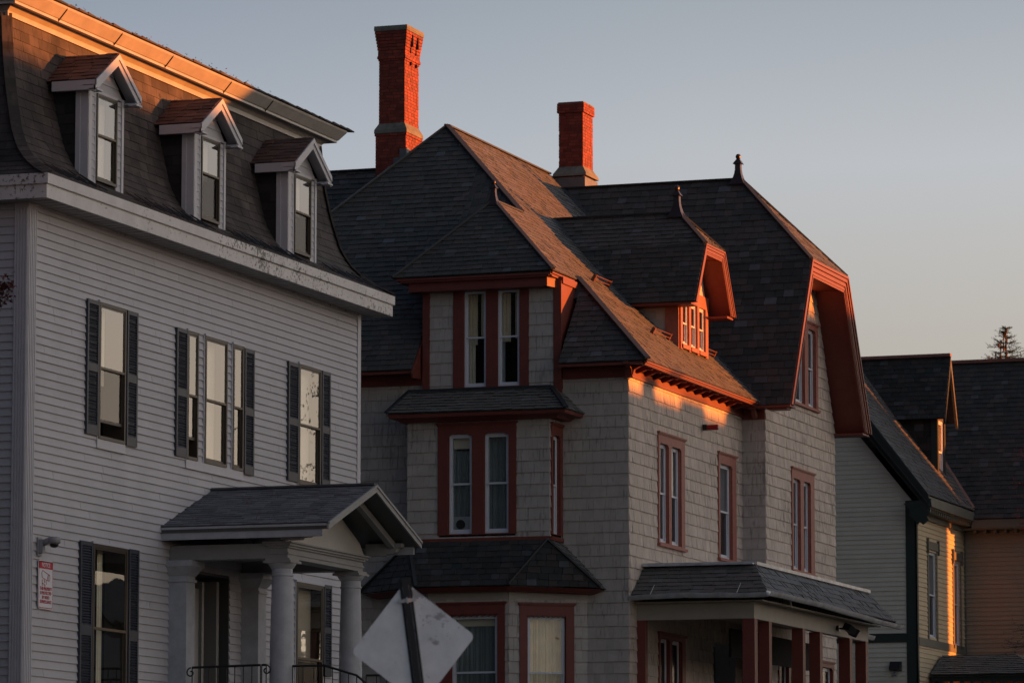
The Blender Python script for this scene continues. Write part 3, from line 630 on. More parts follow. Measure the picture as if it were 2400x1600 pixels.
def text(s, size, u, v, m, par, n=.0095, sx=1, fr=None, name='lettering'):
    fr = fr or fs; c = bpy.data.curves.new(name, 'FONT'); c.body = s; c.size = size; c.align_x = 'CENTER'; c.align_y = 'CENTER'; c.extrude = .0008; c.offset = .0012
    o = bpy.data.objects.new(name, c); sc.collection.objects.link(o); o.parent = par
    bpy.context.view_layer.update(); me = bpy.data.meshes.new_from_object(o.evaluated_get(bpy.context.evaluated_depsgraph_get())); bpy.data.objects.remove(o)
    for k in me.vertices: k.co.x *= sx
    me.materials.clear(); me.materials.append(m); o = bpy.data.objects.new(name, me); sc.collection.objects.link(o); o.parent = par
    o.location = fr.p(u, v, n) - V3(parent_loc(par)); o.rotation_euler = (math.pi/2, 0, 0)
    return o
uc = (su0+su1)/2
text('NOTICE', .085, uc, sv1-.066, SIGNW, ns, sx=.85)
for s_, v_ in (('THIS PROPERTY', 4.085), ('IS PROTECTED', 4.025), ('BY VIDEO', 3.965), ('SURVEILLANCE', 3.905)): text(s_, .062, uc, v_, SIGNR, ns, sx=.86)
mb = MB()
def line(pts, close=False):
    P = [fs.p(u, v, .009) for u, v in pts]
    if close: P.append(P[0])
    mb.tube(P, .0035, 5)
line([(54.50, 4.30), (54.53, 4.335), (54.73, 4.285), (54.70, 4.20), (54.52, 4.235), (54.50, 4.30)])
line([(54.73+.035*math.cos(t*.7), 4.243+.048*math.sin(t*.7)) for t in range(10)]); line([(54.58, 4.215), (54.60, 4.17), (54.56, 4.15), (54.53, 4.16)]); line([(54.64, 4.205), (54.65, 4.15), (54.61, 4.12), (54.58, 4.15)]); line([(54.52, 4.21), (54.52, 4.13), (54.55, 4.13)])
mb.build('camera_pictogram', SIGNR, ns)

# ================================================================== HOUSE 2 : slate roofed shingle house
h2 = empty('shingle_house', (74, 23.6, GZ), 'taupe shingled house with dark slate roofs, brick red trim and two brick chimneys', 'house')
XW, YA, XRc, YB, XBr = 74.0, 23.61, 81.23, 23.135, 86.40
E2 = .2095; V0 = 4.832-20*E2
fw_, fa, fret, fb = FX(XW), FY(YA), FX(XRc), FY(YB)
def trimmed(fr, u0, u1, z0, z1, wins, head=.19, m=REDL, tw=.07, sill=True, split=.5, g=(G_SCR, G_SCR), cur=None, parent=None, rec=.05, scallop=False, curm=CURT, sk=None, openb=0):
    """red casing u0..u1,z0..z1 with sash units given as (a,b,c,d) inside"""
    mb = MB(); ws = sorted(wins); zt = max(w[3] for w in ws); zb_ = min(w[2] for w in ws)
    fbox(mb, fr, u0, ws[0][0], z0+.05, zt, -.02, .035); fbox(mb, fr, ws[-1][1], u1, z0+.05, zt, -.02, .035)
    for i in range(len(ws)-1): fbox(mb, fr, ws[i][1], ws[i+1][0], z0+.05, zt, -.02, .033)
    fbox(mb, fr, u0, u1, zt, z1-.03, -.02, .036); fbox(mb, fr, u0-.03, u1+.03, z1-.03, z1, -.0, .07); fbox(mb, fr, u0-.015, u1+.015, z1-.05, z1-.03, -.0, .052)
    if sill: fbox(mb, fr, u0-.04, u1+.04, z0, z0+.05, -.0, .075)
    for w_ in ws:
        if zb_ > z0+.05: fbox(mb, fr, w_[0], w_[1], z0+.05, w_[2], -.02, .03)
        fbox(mb, fr, w_[0]-.001, w_[0]+.012, w_[2], w_[3], -.10, .0); fbox(mb, fr, w_[1]-.012, w_[1]+.001, w_[2], w_[3], -.10, .0)
    if scallop:
        n = 8
        for w_ in ws:
            for i in range(n):
                a = w_[0]+(w_[1]-w_[0])*i/n; b = w_[0]+(w_[1]-w_[0])*(i+1)/n
                mb.hexa([fr.p(a, zt+.01, .0), fr.p((a+b)/2, zt-.035, .0), fr.p(b, zt+.01, .0)], [fr.p(a, zt+.01, .036), fr.p((a+b)/2, zt-.035, .036), fr.p(b, zt+.01, .036)])
    else:
        for w_ in ws:
            c = .08
            mb.hexa([fr.p(w_[0], zt, .0), fr.p(w_[0], zt-.045, .0), fr.p(w_[0]+c, zt, .0)], [fr.p(w_[0], zt, .034), fr.p(w_[0], zt-.045, .034), fr.p(w_[0]+c, zt, .034)])
            mb.hexa([fr.p(w_[1], zt, .0), fr.p(w_[1]-c, zt, .0), fr.p(w_[1], zt-.045, .0)], [fr.p(w_[1], zt, .034), fr.p(w_[1]-c, zt, .034), fr.p(w_[1], zt-.045, .034)])
    mb.build('window_casing', m, h2)
    for i, w_ in enumerate(ws):
        kw = sk[i] if sk else {}
        sash(h2, fr, *w_, fm=WVIN, fw=.04, rec=rec, **{**dict(g=g, cur=cur, split=split, curm=curm), **kw})
def hole(u0, u1, z0, z1): return (u0+.02, u1-.02, z0+.02, z1-.03)

# -- wall facing -X (left of the bay and right of it)
mb = MB(); field(mb, fw_, [(-34, GZ), (-YA, GZ), (-YA, 9.10), (-34, 9.10)], E2, .165, .020, [(-27.5, -24.85, 2, 9.5)], wj=.55, lift=.1, v0=V0, seed=11, gap=.004, ej=.003)
backing(mb, fw_, (-34, -YA, GZ, 9.4), [(-27.5, -24.85, 2, 9.5)]); mb.build('shingle_wall', SHING, h2)
# -- facade A
WA = [((75.70, 77.34, 6.19, 8.46), [(75.79, 76.38, 6.27, 8.16), (76.52, 77.10, 6.27, 8.16)]), ((79.53, 80.72, 6.19, 8.42), [(79.63, 80.44, 6.25, 8.15)])]
WA = [((75.70, 77.34, 6.17, 8.265), [(75.78, 76.34, 6.25, 8.06), (76.50, 77.12, 6.25, 8.06)]), ((79.54, 80.73, 6.18, 8.26), [(79.64, 80.46, 6.24, 8.04)])]
WA1 = [((75.7, 77.34, 2.6, 4.62), [(75.78, 76.34, 2.7, 4.5), (76.50, 77.12, 2.7, 4.5)])]
hA = [hole(*c) for c, _ in WA+WA1] + [(79.2, 80.7, 2.2, 4.6)]
mb = MB(); field(mb, fa, [(XW, GZ), (XRc, GZ), (XRc, 9.07), (XW, 9.07)], E2, .165, .020, hA, wj=.55, lift=.1, v0=V0, seed=12, gap=.005, ej=.004)
backing(mb, fa, (XW, XRc, GZ, 9.3), hA); mb.build('shingle_wall', SHINGW, h2)
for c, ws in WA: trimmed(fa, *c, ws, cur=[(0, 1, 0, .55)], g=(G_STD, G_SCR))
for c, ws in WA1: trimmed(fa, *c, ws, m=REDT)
mb = MB(); fbox(mb, fa, 79.2, 80.7, 2.2, 4.6, -.45, -.40); fbox(mb, fa, 79.5, 80.4, 2.2, 4.3, -.40, -.36); mb.build('porch_door', DOORM, h2)
# -- return wall & facade B
mb = MB(); field(mb, fret, [(-YA, GZ), (-YB, GZ), (-YB, 9.05), (-YA, 9.05)], E2, .165, .020, wj=.5, lift=.1, v0=V0, seed=13); backing(mb, fret, (-YA, -YB, GZ, 9.4), ()); mb.build('shingle_wall', SHING, h2)
WB = [((83.03, 84.70, 6.17, 8.27), [(83.08, 83.60, 6.25, 8.04), (84.02, 84.50, 6.25, 8.0)]), ((83.0, 85.06, 9.53, 11.32), [(83.30, 84.10, 9.60, 11.17), (84.32, 84.88, 9.60, 11.17)])]
WB = [((83.03, 84.70, 6.17, 8.27), [(83.12, 83.66, 6.25, 8.05), (83.90, 84.42, 6.25, 8.05)]), ((82.76, 85.06, 9.53, 11.32), [(82.98, 84.06, 9.60, 11.17), (84.32, 84.90, 9.60, 11.17)])]
WB1 = [((82.0, 83.5, 2.6, 4.6), [(82.1, 82.7, 2.7, 4.45), (82.8, 83.4, 2.7, 4.45)]), ((85.0, 86.1, 2.6, 4.55), [(85.1, 86.0, 2.7, 4.42)])]
hB = [hole(*c) for c, _ in WB+WB1]
mb = MB(); gb = [(XRc, GZ), (XBr, GZ), (XBr, 9.3), (84.95, 12.15), (82.6, 12.15), (XRc, 9.3)]
field(mb, fb, gb, E2, .165, .020, hB, wj=.55, lift=.1, v0=V0, seed=14, gap=.005, ej=.004)
for rc in rect_minus((XRc, XBr, GZ, 9.3), hB): mb.poly([fb.p(rc[0], rc[2], -.004), fb.p(rc[1], rc[2], -.004), fb.p(rc[1], rc[3], -.004), fb.p(rc[0], rc[3], -.004)])
mb.poly([fb.p(u, v, -.004) for u, v in ((XRc, 9.3), (82.78, 9.3), (82.78, 12.15), (82.6, 12.15))]); mb.poly([fb.p(u, v, -.004) for u, v in ((85.04, 9.3), (XBr, 9.3), (84.95, 12.15), (85.04, 12.15))][:3]); mb.poly([fb.p(u, v, -.004) for u, v in ((82.78, 11.3), (85.04, 11.3), (84.95, 12.15), (82.78, 12.15))])
mb.box(XBr-.02, XBr, YB+.02, 34, GZ, 9.4); mb.build('shingle_wall', SHINGW, h2)
for c, ws in WB: trimmed(fb, *c, ws, cur=[(0, 1, 0, .5)], g=(G_STD, G_SCR))
for c, ws in WB1: trimmed(fb, *c, ws, m=REDT)
# -- wall dormer above bays (3rd floor), face X=73.9
f3 = FX(73.9); c3 = (-26.90, -25.45, 8.92, 10.76); w3 = [(-26.69, -26.27, 8.98, 10.745), (-26.045, -25.629, 8.98, 10.745)]
mb = MB(); hl = [(-26.90, -25.45, 8.85, 10.9)]
field(mb, f3, [(-27.36, 8.8), (-24.97, 8.8), (-24.97, 10.80), (-27.36, 10.80)], E2, .165, .020, hl, wj=.5, lift=.1, v0=V0, seed=15); backing(mb, f3, (-27.49, -24.83, 8.7, 10.9), hl); mb.build('shingle_wall', SHING, h2)
mb = MB(); fbox(mb, f3, -27.49, -27.355, 8.78, 10.85, -.02, .03); fbox(mb, f3, -24.98, -24.83, 8.78, 10.85, -.02, .03)
fbox(mb, f3, -26.90, -26.69, 8.9, 10.80, -.02, .03); fbox(mb, f3, -26.27, -26.045, 8.9, 10.80, -.02, .028); fbox(mb, f3, -25.629, -25.45, 8.9, 10.80, -.02, .03)
fbox(mb, f3, -26.69, -26.27, 8.9, 8.98, -.02, .03); fbox(mb, f3, -26.045, -25.629, 8.9, 8.98, -.02, .03); fbox(mb, f3, -26.69, -25.63, 10.745, 10.8, -.02, .02)
for q, dy in ((-27.50, 0), (-24.82, 0)):   # cheeks
    mb.box(73.50, 76, -q-.012, -q+.012, 9.22, 10.9) if 0 else None
mb.hexa([(73.9, 27.50, 8.9), (73.9, 27.50, 10.85), (75.2, 27.50, 10.85), (75.2, 27.50, 8.9)], [(73.9, 27.47, 8.9), (73.9, 27.47, 10.85), (75.2, 27.47, 10.85), (75.2, 27.47, 8.9)])
mb.hexa([(73.9, 24.84, 8.9), (73.9, 24.84, 10.85), (75.2, 24.84, 10.85), (75.2, 24.84, 8.9)], [(73.9, 24.87, 8.9), (73.9, 24.87, 10.85), (75.2, 24.87, 10.85), (75.2, 24.87, 8.9)])
mb.hexa([(73.50, 27.57, 9.15), (73.46, 27.57, 9.24), (75.0, 27.57, 11.0), (75.0, 27.57, 9.2)], [(73.50, 27.53, 9.15), (73.46, 27.53, 9.24), (75.0, 27.53, 11.0), (75.0, 27.53, 9.2)])
mb.build('red_trim', REDT, h2)
for i, w_ in enumerate(w3):
    sash(h2, f3, *w_, fm=WVIN, fw=.035, rec=.03, g=(G_OLD, G_STD), cur=([(0, .45, .45, .97), (.62, 1, .52, .97), (0, .3, .0, .45)] if i == 0 else [(0, .40, .47, .97), (.66, 1, .5, .97)]), curm=CURTL, split=.51)
# -- bay, second floor
XB2 = 73.33; f2b = FX(XB2); f2s = FY(24.87)
c2 = (-26.98, -25.49, 6.21, 8.28); w2 = [(-26.79, -26.33, 6.28, 8.075), (-26.11, -25.635, 6.28, 8.075)]
mb = MB(); field(mb, f2b, [(-27.57, 6.18), (-24.87, 6.18), (-24.87, 8.47), (-27.57, 8.47)], E2, .165, .020, [hole(*c2)], wj=.5, lift=.1, v0=V0, seed=16)
field(mb, f2s, [(XB2, 6.18), (XW, 6.18), (XW, 8.47), (XB2, 8.47)], E2, .165, .020, [(73.38, 73.95, 6.2, 8.22)], wj=.5, lift=.1, v0=V0, seed=17)
backing(mb, f2b, (-27.57, -24.87, 6.15, 8.5), [hole(*c2)]); mb.box(XB2+.4, XW+.5, 25.2, 27.2, 8.4, 8.5); mb.box(XB2+.8, XW+.5, 24.9, 27.5, 6.1, 8.5)
mb.build('shingle_wall', SHING, h2)
mb = MB(); fbox(mb, f2s, XB2+.02, XW, 8.22, 8.47, -.03, .002); fbox(mb, f2s, XB2, XB2+.04, 6.18, 8.4, -.04, .0); mb.box(XB2+.02, XW, 27.55, 27.57, 6.15, 8.5)
mb.build('bay_panel', TAUPE, h2)
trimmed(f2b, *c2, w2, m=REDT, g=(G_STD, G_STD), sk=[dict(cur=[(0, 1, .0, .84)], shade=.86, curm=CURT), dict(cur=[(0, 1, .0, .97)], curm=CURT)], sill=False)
trimmed(f2s, 73.36, 73.97, 6.19, 8.24, [(73.44, 73.84, 6.25, 8.02)], m=REDT, sill=False)
mb = MB(); fbox(mb, f2b, -27.62, -24.82, 6.13, 6.20, -.02, .06); fbox(mb, f2s, XB2-.05, XW, 6.13, 6.20, -.02, .05); mb.build('red_sill_band', REDT, h2)
# skirt roof over bay 2
def hipcap(par, edges, wd=.09, m=COPPERD, h=.03, name='hip_cap'):
    mb = MB()
    for p, q in edges: mb.bar(p, q, wd, h)
    return mb.build(name, m, par)
a0, a1, b0, b1 = V3((72.95, 27.85, 8.45)), V3((72.95, 24.43, 8.43)), V3((73.62, 24.93, 8.89)), V3((73.62, 27.66, 8.90))
roof(h2, [a0, a1, b0, b1], e=.105, wd=.19, seed=31, name='bay_roof'); roof(h2, [a1, V3((74.05, 24.43, 8.43)), V3((74.05, 24.93, 8.89)), b0], e=.105, wd=.19, seed=32, name='bay_roof')
mb = MB(); mb.poly([b1, b0, (74.0, 24.93, 8.92), (74.0, 27.66, 8.92)]); mb.bar(b1+V3((0, 0, .015)), b0+V3((0, 0, .015)), .12, .05)
mb.bar(a1+V3((0, 0, .02)), b0+V3((0, 0, .02)), .09, .03); mb.bar(a0+V3((0, 0, .02)), b1+V3((0, 0, .02)), .07, .03); mb.build('hip_cap', COPPERD, h2)
mb = MB(); mb.hexa([(72.99, 27.80, 8.36), (72.99, 24.47, 8.36), (74, 24.47, 8.36), (74, 27.80, 8.36)], [(72.97, 27.83, 8.43), (72.97, 24.45, 8.415), (74, 24.45, 8.415), (74, 27.83, 8.43)])
mb.hexa([(73.2, 27.66, 8.30), (73.2, 24.70, 8.30), (74, 24.70, 8.30), (74, 27.66, 8.30)], [(73.1, 27.7, 8.36), (73.1, 24.62, 8.36), (74, 24.62, 8.36), (74, 27.7, 8.36)]); mb.build('eave_moulding', REDT, h2)
# bay 1 : canted
C0, C1, C2_, C3 = V3((74.0, 28.33, 0)), V3((73.2, 27.12, 0)), V3((73.2, 25.60, 0)), V3((74.0, 24.39, 0))
fo = Fr(C2_, C3-C2_); LO = (C3-C2_).length; ff = FX(73.2); fl = Fr(C0, C1-C0)
wo = (.36, .36+.56, 2.9, 4.80); co = (.20, 1.20, 2.8, 5.03); wo = (.34, 1.05, 2.9, 4.80)
wf = (-26.68, -25.80, 2.9, 4.82); cf = (-26.92, -25.66, 2.8, 5.05)
mb = MB()
for fr_, u0, u1, hl in ((ff, -27.12, -25.60, [hole(*cf)]), (fo, 0, LO, [hole(*co)]), (fl, 0, LO, [])):
    field(mb, fr_, [(u0, GZ), (u1, GZ), (u1, 5.12), (u0, 5.12)], E2, .165, .020, hl, wj=.5, lift=.1, v0=V0, seed=18); backing(mb, fr_, (u0, u1, GZ, 5.3), hl)
mb.build('shingle_wall', SHING, h2)
mb = MB(); fbox(mb, ff, -27.12, -25.60, 5.08, 5.3, -.03, .018); fbox(mb, fo, 0, LO, 5.08, 5.28, -.03, .018); mb.build('bay_panel', TAUPE, h2)
trimmed(ff, *cf, [wf], m=REDT, scallop=True, g=(G_STD, G_STD), sk=[dict(cur=[(.0, 1, .0, .9)], shade=.9, split=.47)])
trimmed(fo, *co, [wo], m=REDT, scallop=True, g=(G_OLD, G_STD), sk=[dict(cur=[(0, 1, 0, 1)], curm=CURTL, split=.47)])
e0, e1, e2, e3, e4, e5 = [V3(p) for p in ((74.0, 28.52, 5.28), (73.75, 28.64, 5.29), (72.9, 27.23, 5.32), (72.9, 25.50, 5.32), (73.72, 24.05, 5.29), (74.05, 24.03, 5.27))]
t2, t3, t5, t0 = V3((73.28, 27.50, 6.15)), V3((73.28, 24.90, 6.15)), V3((74.05, 24.88, 6.15)), V3((74.05, 27.5, 6.15))
roof(h2, [e2, e3, t3, t2], e=.115, wd=.2, seed=41, name='bay_roof'); roof(h2, [e3, e4, t3], e=.115, wd=.2, seed=42, name='bay_roof'); roof(h2, [e1, e2, t2], e=.115, wd=.2, seed=43, name='bay_roof')
roof(h2, [e4, e5, t5, t3], e=.115, wd=.2, seed=44, name='bay_roof')
hipcap(h2, [(e2+V3((0, 0, .02)), t2), (e3+V3((0, 0, .02)), t3), (e4+V3((0, 0, .02)), t3), (e1+V3((0, 0, .02)), t2)], .10)
mb = MB(); lo = [e1, e2, e3, e4, e5, V3((74.1, 28.6, 5.28))]; cc = V3((74.0, 26.36, 5.3))
mb.hexa([p.lerp(cc, .10)+V3((0, 0, -.09)) for p in lo], [p.lerp(cc, .015)+V3((0, 0, -.02)) for p in lo]); mb.build('eave_moulding', REDT, h2)
# -- main roof
PK = V3((77.9, 28.5, 14.54)); EC = V3((73.5, 23.1, 9.30)); EL = V3((73.5, 33.57, 9.30)); RE = V3((86.5, 28.5, 14.54))
def cut(pts, hp3):     # clip 3D convex polygon with plane (n, d): n.p >= d
    n, d = V3(hp3[0]), hp3[1]; out = []
    for i in range(len(pts)):
        p, q = pts[i], pts[(i+1) % len(pts)]; a, b = n.dot(p)-d, n.dot(q)-d
        if a >= 0: out.append(p)
        if a*b < 0: out.append(p.lerp(q, a/(a-b)))
    return out
tri = [EL, EC, PK]
roof(h2, cut(tri, ((0, 1, 0), 27.57)), e=.135, wd=.2, seed=51)
roof(h2, cut(tri, ((0, -1, 0), -24.76)), e=.135, wd=.2, seed=52)
roof(h2, cut(cut(cut(tri, ((0, -1, 0), -27.57)), ((0, 1, 0), 24.76)), ((1, 0, 0), 74.6)), e=.135, wd=.2, seed=53)
roof(h2, [EC, V3((80.85, 23.1, 9.30)), V3((84.0, 28.5, 14.54)), PK], e=.135, wd=.2, seed=54)
roof(h2, [V3((86.5, 33.57, 9.3)), EL, PK, RE], e=.3, wd=.4, seed=55)
HC = EC+V3((-.02, -.02, .03)); HK = PK+V3((0, 0, .03))
hipcap(h2, [(HC, HC.lerp(HK, .33)), (HC.lerp(HK, .61), HK), (EL+V3((0, 0, .03)), PK+V3((0, 0, .03))), (PK+V3((0, 0, .02)), V3((84, 28.5, 14.56)))], .12)
# bay dormer roof
BA = V3((74.66, 26.40, 12.505)); BL, BR = V3((73.45, 27.93, 10.97)), V3((73.45, 24.85, 10.99))
roof(h2, [BL, BR, BA], e=.115, wd=.19, seed=56); roof(h2, [BR, V3((74.95, 24.85, 10.99)), V3((76.22, 26.4, 12.505)), BA], e=.135, wd=.2, seed=57)
roof(h2, [V3((75.4, 27.93, 10.97)), BL, BA, V3((76.2, 26.4, 12.505))], e=.2, wd=.3, seed=58)
hipcap(h2, [(BR+V3((-.01, -.01, .02)), BA+V3((0, 0, .02))), (BL+V3((0, 0, .02)), BA+V3((0, 0, .02))), (BA, V3((76.2, 26.4, 12.515)))], .09)
mb = MB(); mb.box(73.47, 74.6, 24.90, 27.86, 10.915, 10.955); mb.box(73.50, 74.5, 24.95, 27.80, 10.88, 10.92)
mb.box(73.58, 73.9, 25.00, 27.66, 10.72, 10.885); mb.box(73.9, 74.7, 24.80, 27.6, 10.80, 10.92)
mb.hexa([(73.58, 24.999, 10.72), (73.58, 24.999, 10.88), (73.95, 24.90, 10.88), (73.95, 24.90, 10.72)][::-1], [(73.60, 25.1, 10.72), (73.60, 25.1, 10.88), (73.95, 25.1, 10.88), (73.95, 25.1, 10.72)][::-1])
mb.box(73.49, 74.75, 24.865, 24.90, 10.935, 10.965); mb.box(73.52, 74.72, 24.885, 24.92, 10.885, 10.91)
mb.build('dormer_cornice', REDT, h2)
# eaves on facade A and -X wall : crown, fascia, soffit, frieze, brackets
mb = MB(); mb.box(73.57, 80.8, 23.16, 23.22, 9.225, 9.262); mb.box(73.53, 80.8, 23.11, 23.16, 9.262, 9.285); mb.box(73.55, 80.8, 23.14, 23.20, 9.245, 9.27)
mb.hexa([(73.60, 23.2, 9.26), (80.9, 23.2, 9.26), (80.9, 23.6, 9.34), (73.60, 23.6, 9.34)], [(73.60, 23.2, 9.28), (80.9, 23.2, 9.28), (80.9, 23.6, 9.36), (73.60, 23.6, 9.36)])
mb.box(73.53, 73.58, 23.2, 24.78, 9.235, 9.285); mb.box(73.58, 74.0, 23.22, 24.78, 9.262, 9.275)
mb.box(73.53, 73.58, 27.60, 33, 9.235, 9.285); mb.box(73.58, 74.0, 27.60, 33, 9.262, 9.275); mb.build('eave_fascia', REDT, h2)
mb = MB(); mb.box(73.955, XRc, 23.565, 23.60, 9.085, 9.34); mb.box(73.93, XRc, 23.545, 23.60, 9.065, 9.09); mb.box(73.955, 73.99, 23.60, 24.83, 9.085, 9.3); mb.box(73.94, 73.99, 23.6, 24.83, 9.065, 9.09)
mb.box(73.955, 73.99, 27.5, 33, 9.085, 9.3); mb.box(73.94, 73.99, 27.5, 33, 9.065, 9.09)
fbox(mb, fret, -YA, -YB, 9.02, 9.4, -.01, .035); mb.build('frieze', REDT, h2)
for i in range(13):
    x = 74.35+i*.52; mb = MB(); pr = [(23.56, 9.165), (23.45, 9.19), (23.36, 9.225), (23.28, 9.215), (23.24, 9.235), (23.24, 9.28), (23.56, 9.34)]
    mb.hexa([(x-.035, y, z) for y, z in pr], [(x+.035, y, z) for y, z in pr]); mb.build('eave_bracket', REDT, h2)
for x, y in ((73.80, 23.50), (81.05, 23.30)):
    mb = MB()
    for (dx, dy) in ((1, 0), (0, 1)):
        pr = [(0, 0), (-.05, .05), (-.08, .14), (-.2, .20), (-.32, .22), (-.32, .26), (.1, .26), (.1, 0)]
        if x < 75 or dx == 1:
            mb.hexa([(x+(q*dx if dx else -.04), y+(q*dy if dy else -.04), 9.03+z) for q, z in pr], [(x+(q*dx if dx else .04), y+(q*dy if dy else .04), 9.03+z) for q, z in pr])
    mb.build('corner_bracket', REDT, h2)

# clipped-gable roof builder
def offs(pl, d):       # inward offset of open polyline [(x,z)...] going left eave -> clip -> clip -> right eave
    n = []; out = []
    for i in range(len(pl)-1):
        dx, dz = pl[i+1][0]-pl[i][0], pl[i+1][1]-pl[i][1]; l = math.hypot(dx, dz); n.append((dz/l, -dx/l))
    for i, p in enumerate(pl):
        if i == 0: out.append((p[0]+d/n[0][0] if abs(n[0][0]) > .2 else p[0], p[1])); continue
        if i == len(pl)-1: out.append((p[0]+d/n[-1][0], p[1])); continue
        a, b = n[i-1], n[i]; k = 1+a[0]*b[0]+a[1]*b[1]; out.append((p[0]+d*(a[0]+b[0])/k, p[1]+d*(a[1]+b[1])/k))
    return out
def clipped_gable(par, pl, zr, xc, yf, ya, yb, yw, layers, sd, e=.17, wd=.22, m=SLATE, trim=REDT, dsof=.3, cap=COPPERD):
    EL_, CL, CR, ER = [V3((x, yf, z)) for x, z in pl]; AP = V3((xc, ya, zr)); RB = V3((xc, yb, zr))
    bk = lambda p: V3((p.x, yb, p.z))
    roof(par, [bk(EL_), EL_, CL, bk(CL)], e=e, wd=wd, seed=sd, m=m); roof(par, [bk(CL), CL, AP, RB], e=e, wd=wd, seed=sd+1, m=m, eo=(CL-EL_).length % e*-1)
    roof(par, [ER, bk(ER), bk(CR), CR], e=e, wd=wd, seed=sd+2, m=m); roof(par, [CR, bk(CR), RB, AP], e=e, wd=wd, seed=sd+3, m=m)
    roof(par, [CL+V3((.01, 0, .01)), CR+V3((-.01, 0, .01)), AP], e=e*.9, wd=wd, seed=sd+4, m=m)
    hipcap(par, [(CL+V3((0, 0, .02)), AP+V3((0, 0, .03))), (CR+V3((0, 0, .02)), AP+V3((0, 0, .03))), (AP+V3((0, 0, .02)), RB+V3((0, 0, .02)))], .10, cap)
    mb = MB()
    for d0, d1, y0, y1 in layers:
        a, b = offs(pl, d0), offs(pl, d1)
        for i in range(3):
            mb.hexa([(a[i][0], y0, a[i][1]), (b[i][0], y0, b[i][1]), (b[i+1][0], y0, b[i+1][1]), (a[i+1][0], y0, a[i+1][1])],
                    [(a[i][0], y1, a[i][1]), (b[i][0], y1, b[i][1]), (b[i+1][0], y1, b[i+1][1]), (a[i+1][0], y1, a[i+1][1])])
    mb.build('bargeboard', trim, par)
    mb = MB(); b = offs(pl, dsof)
    for i in range(3):
        mb.hexa([(b[i][0], yf, b[i][1]), (b[i+1][0], yf, b[i+1][1]), (b[i+1][0], yw+.05, b[i+1][1]), (b[i][0], yw+.05, b[i][1])],
                [(b[i][0]+(.03 if i == 2 else -.03 if i == 0 else 0), yf, b[i][1]+(.02 if i == 1 else 0)), (b[i+1][0]+(.03 if i == 2 else -.03 if i == 0 else 0), yf, b[i+1][1]+.02), (b[i+1][0]+(.03 if i == 2 else -.03 if i == 0 else 0), yw+.05, b[i+1][1]+.02), (b[i][0]+(.03 if i == 2 else -.03 if i == 0 else 0), yw+.05, b[i][1])])
    mb.build('gable_soffit', trim, par)
layB = [(.0, .05, 22.46, 22.52), (.06, .13, 22.48, 22.53), (.13, .16, 22.52, 22.56), (.15, .22, 22.50, 22.55), (.22, .25, 22.53, 22.57), (.24, .34, 22.515, 22.57)]
clipped_gable(h2, [(80.77, 9.25), (82.40, 12.29), (85.14, 12.29), (86.9, 9.25)], 14.18, 83.77, 22.5, 24.34, 30.5, YB, layB, 60)
mb = MB(); mb.box(80.80, XRc, 22.52, YB+.3, 9.21, 9.235); mb.box(80.79, 80.83, 22.5, 30, 9.2, 9.25); mb.box(86.35, 86.88, 22.52, YB+.3, 9.20, 9.235); mb.box(80.9, 81.2, 22.6, 23.0, 9.17, 9.21); mb.build('eave_fascia', REDT, h2)
# street dormer
YD = 23.86; fd = FY(YD)
layD = [(.0, .03, 23.39, 23.44), (.035, .08, 23.405, 23.45), (.08, .1, 23.43, 23.47), (.095, .14, 23.415, 23.46), (.14, .2, 23.43, 23.48)]
clipped_gable(h2, [(77.51, 10.88), (78.22, 12.06), (79.46, 12.06), (80.17, 10.88)], 12.76, 78.85, 23.42, 24.13, 26.65, YD, layD, 70, e=.12, wd=.19, dsof=.17)
wd_ = [(78.08, 78.50, 10.16, 10.98), (78.62, 79.04, 10.16, 10.98), (79.16, 79.58, 10.16, 10.98)]
mb = MB(); field(mb, fd, [(78.2, 11.2), (79.5, 11.2), (79.1, 11.9), (78.6, 11.9)], .15, .2, .012, seed=3); mb.poly([fd.p(u, v, -.003) for u, v in ((77.95, 11.0), (79.75, 11.0), (79.3, 11.95), (78.4, 11.95))]); mb.build('gable_shingles', SHINGW, h2)
mb = MB()
for a, b in ((77.95, 78.08), (78.50, 78.62), (79.04, 79.16), (79.58, 79.75)): fbox(mb, fd, a, b, 10.05, 11.02, -.03, .03)
fbox(mb, fd, 77.93, 79.77, 10.98, 11.22, -.03, .032)
for a, b in ((78.02, 78.52), (78.58, 79.06), (79.12, 79.64)): fbox(mb, fd, a, b, 10.07, 10.15, -.03, .06)
fbox(mb, FX(77.92), -24.12, -YD, 10.0, 11.1, -.02, .02); mb.build('window_casing', REDL, h2)
for w_ in wd_: sash(h2, fd, *w_, fm=WVIN, fw=.035, rec=.03, g=(G_SCR, G_SCR), cur=[(0, 1, 0, 1)], curm=CURT)
fds = FX(77.94); mb = MB(); field(mb, fds, [(-25.2, 9.9), (-24.12, 9.9), (-24.12, 10.86), (-25.2, 10.86)], E2*.85, .3, .012, seed=4); mb.poly([fds.p(u, v, -.004) for u, v in ((-25.4, 9.9), (-YD-.02, 9.9), (-YD-.02, 10.9), (-25.4, 10.9))]); mb.build('dormer_cheek', SHING, h2)
mb = MB(); mb.box(77.54, 77.95, 23.5, 25.2, 10.83, 10.87); mb.box(79.75, 80.15, 23.45, 25.0, 10.83, 10.87); mb.box(79.75, 79.77, YD+.05, 25.1, 10.0, 10.9); mb.build('eave_fascia', REDT, h2)
# valley flashing strips (dark)
def Mz(y): return 9.3+.971*(y-23.1)
hipcap(h2, [((77.50, 24.72, Mz(24.72)+.03), (78.75, 26.62, Mz(26.62)+.03)), ((80.80, 23.12, 9.35), (82.40, 26.18, 12.32)), ((82.40, 26.18, 12.32), (83.75, 28.1, 14.2))], .13, name='valley_flashing')
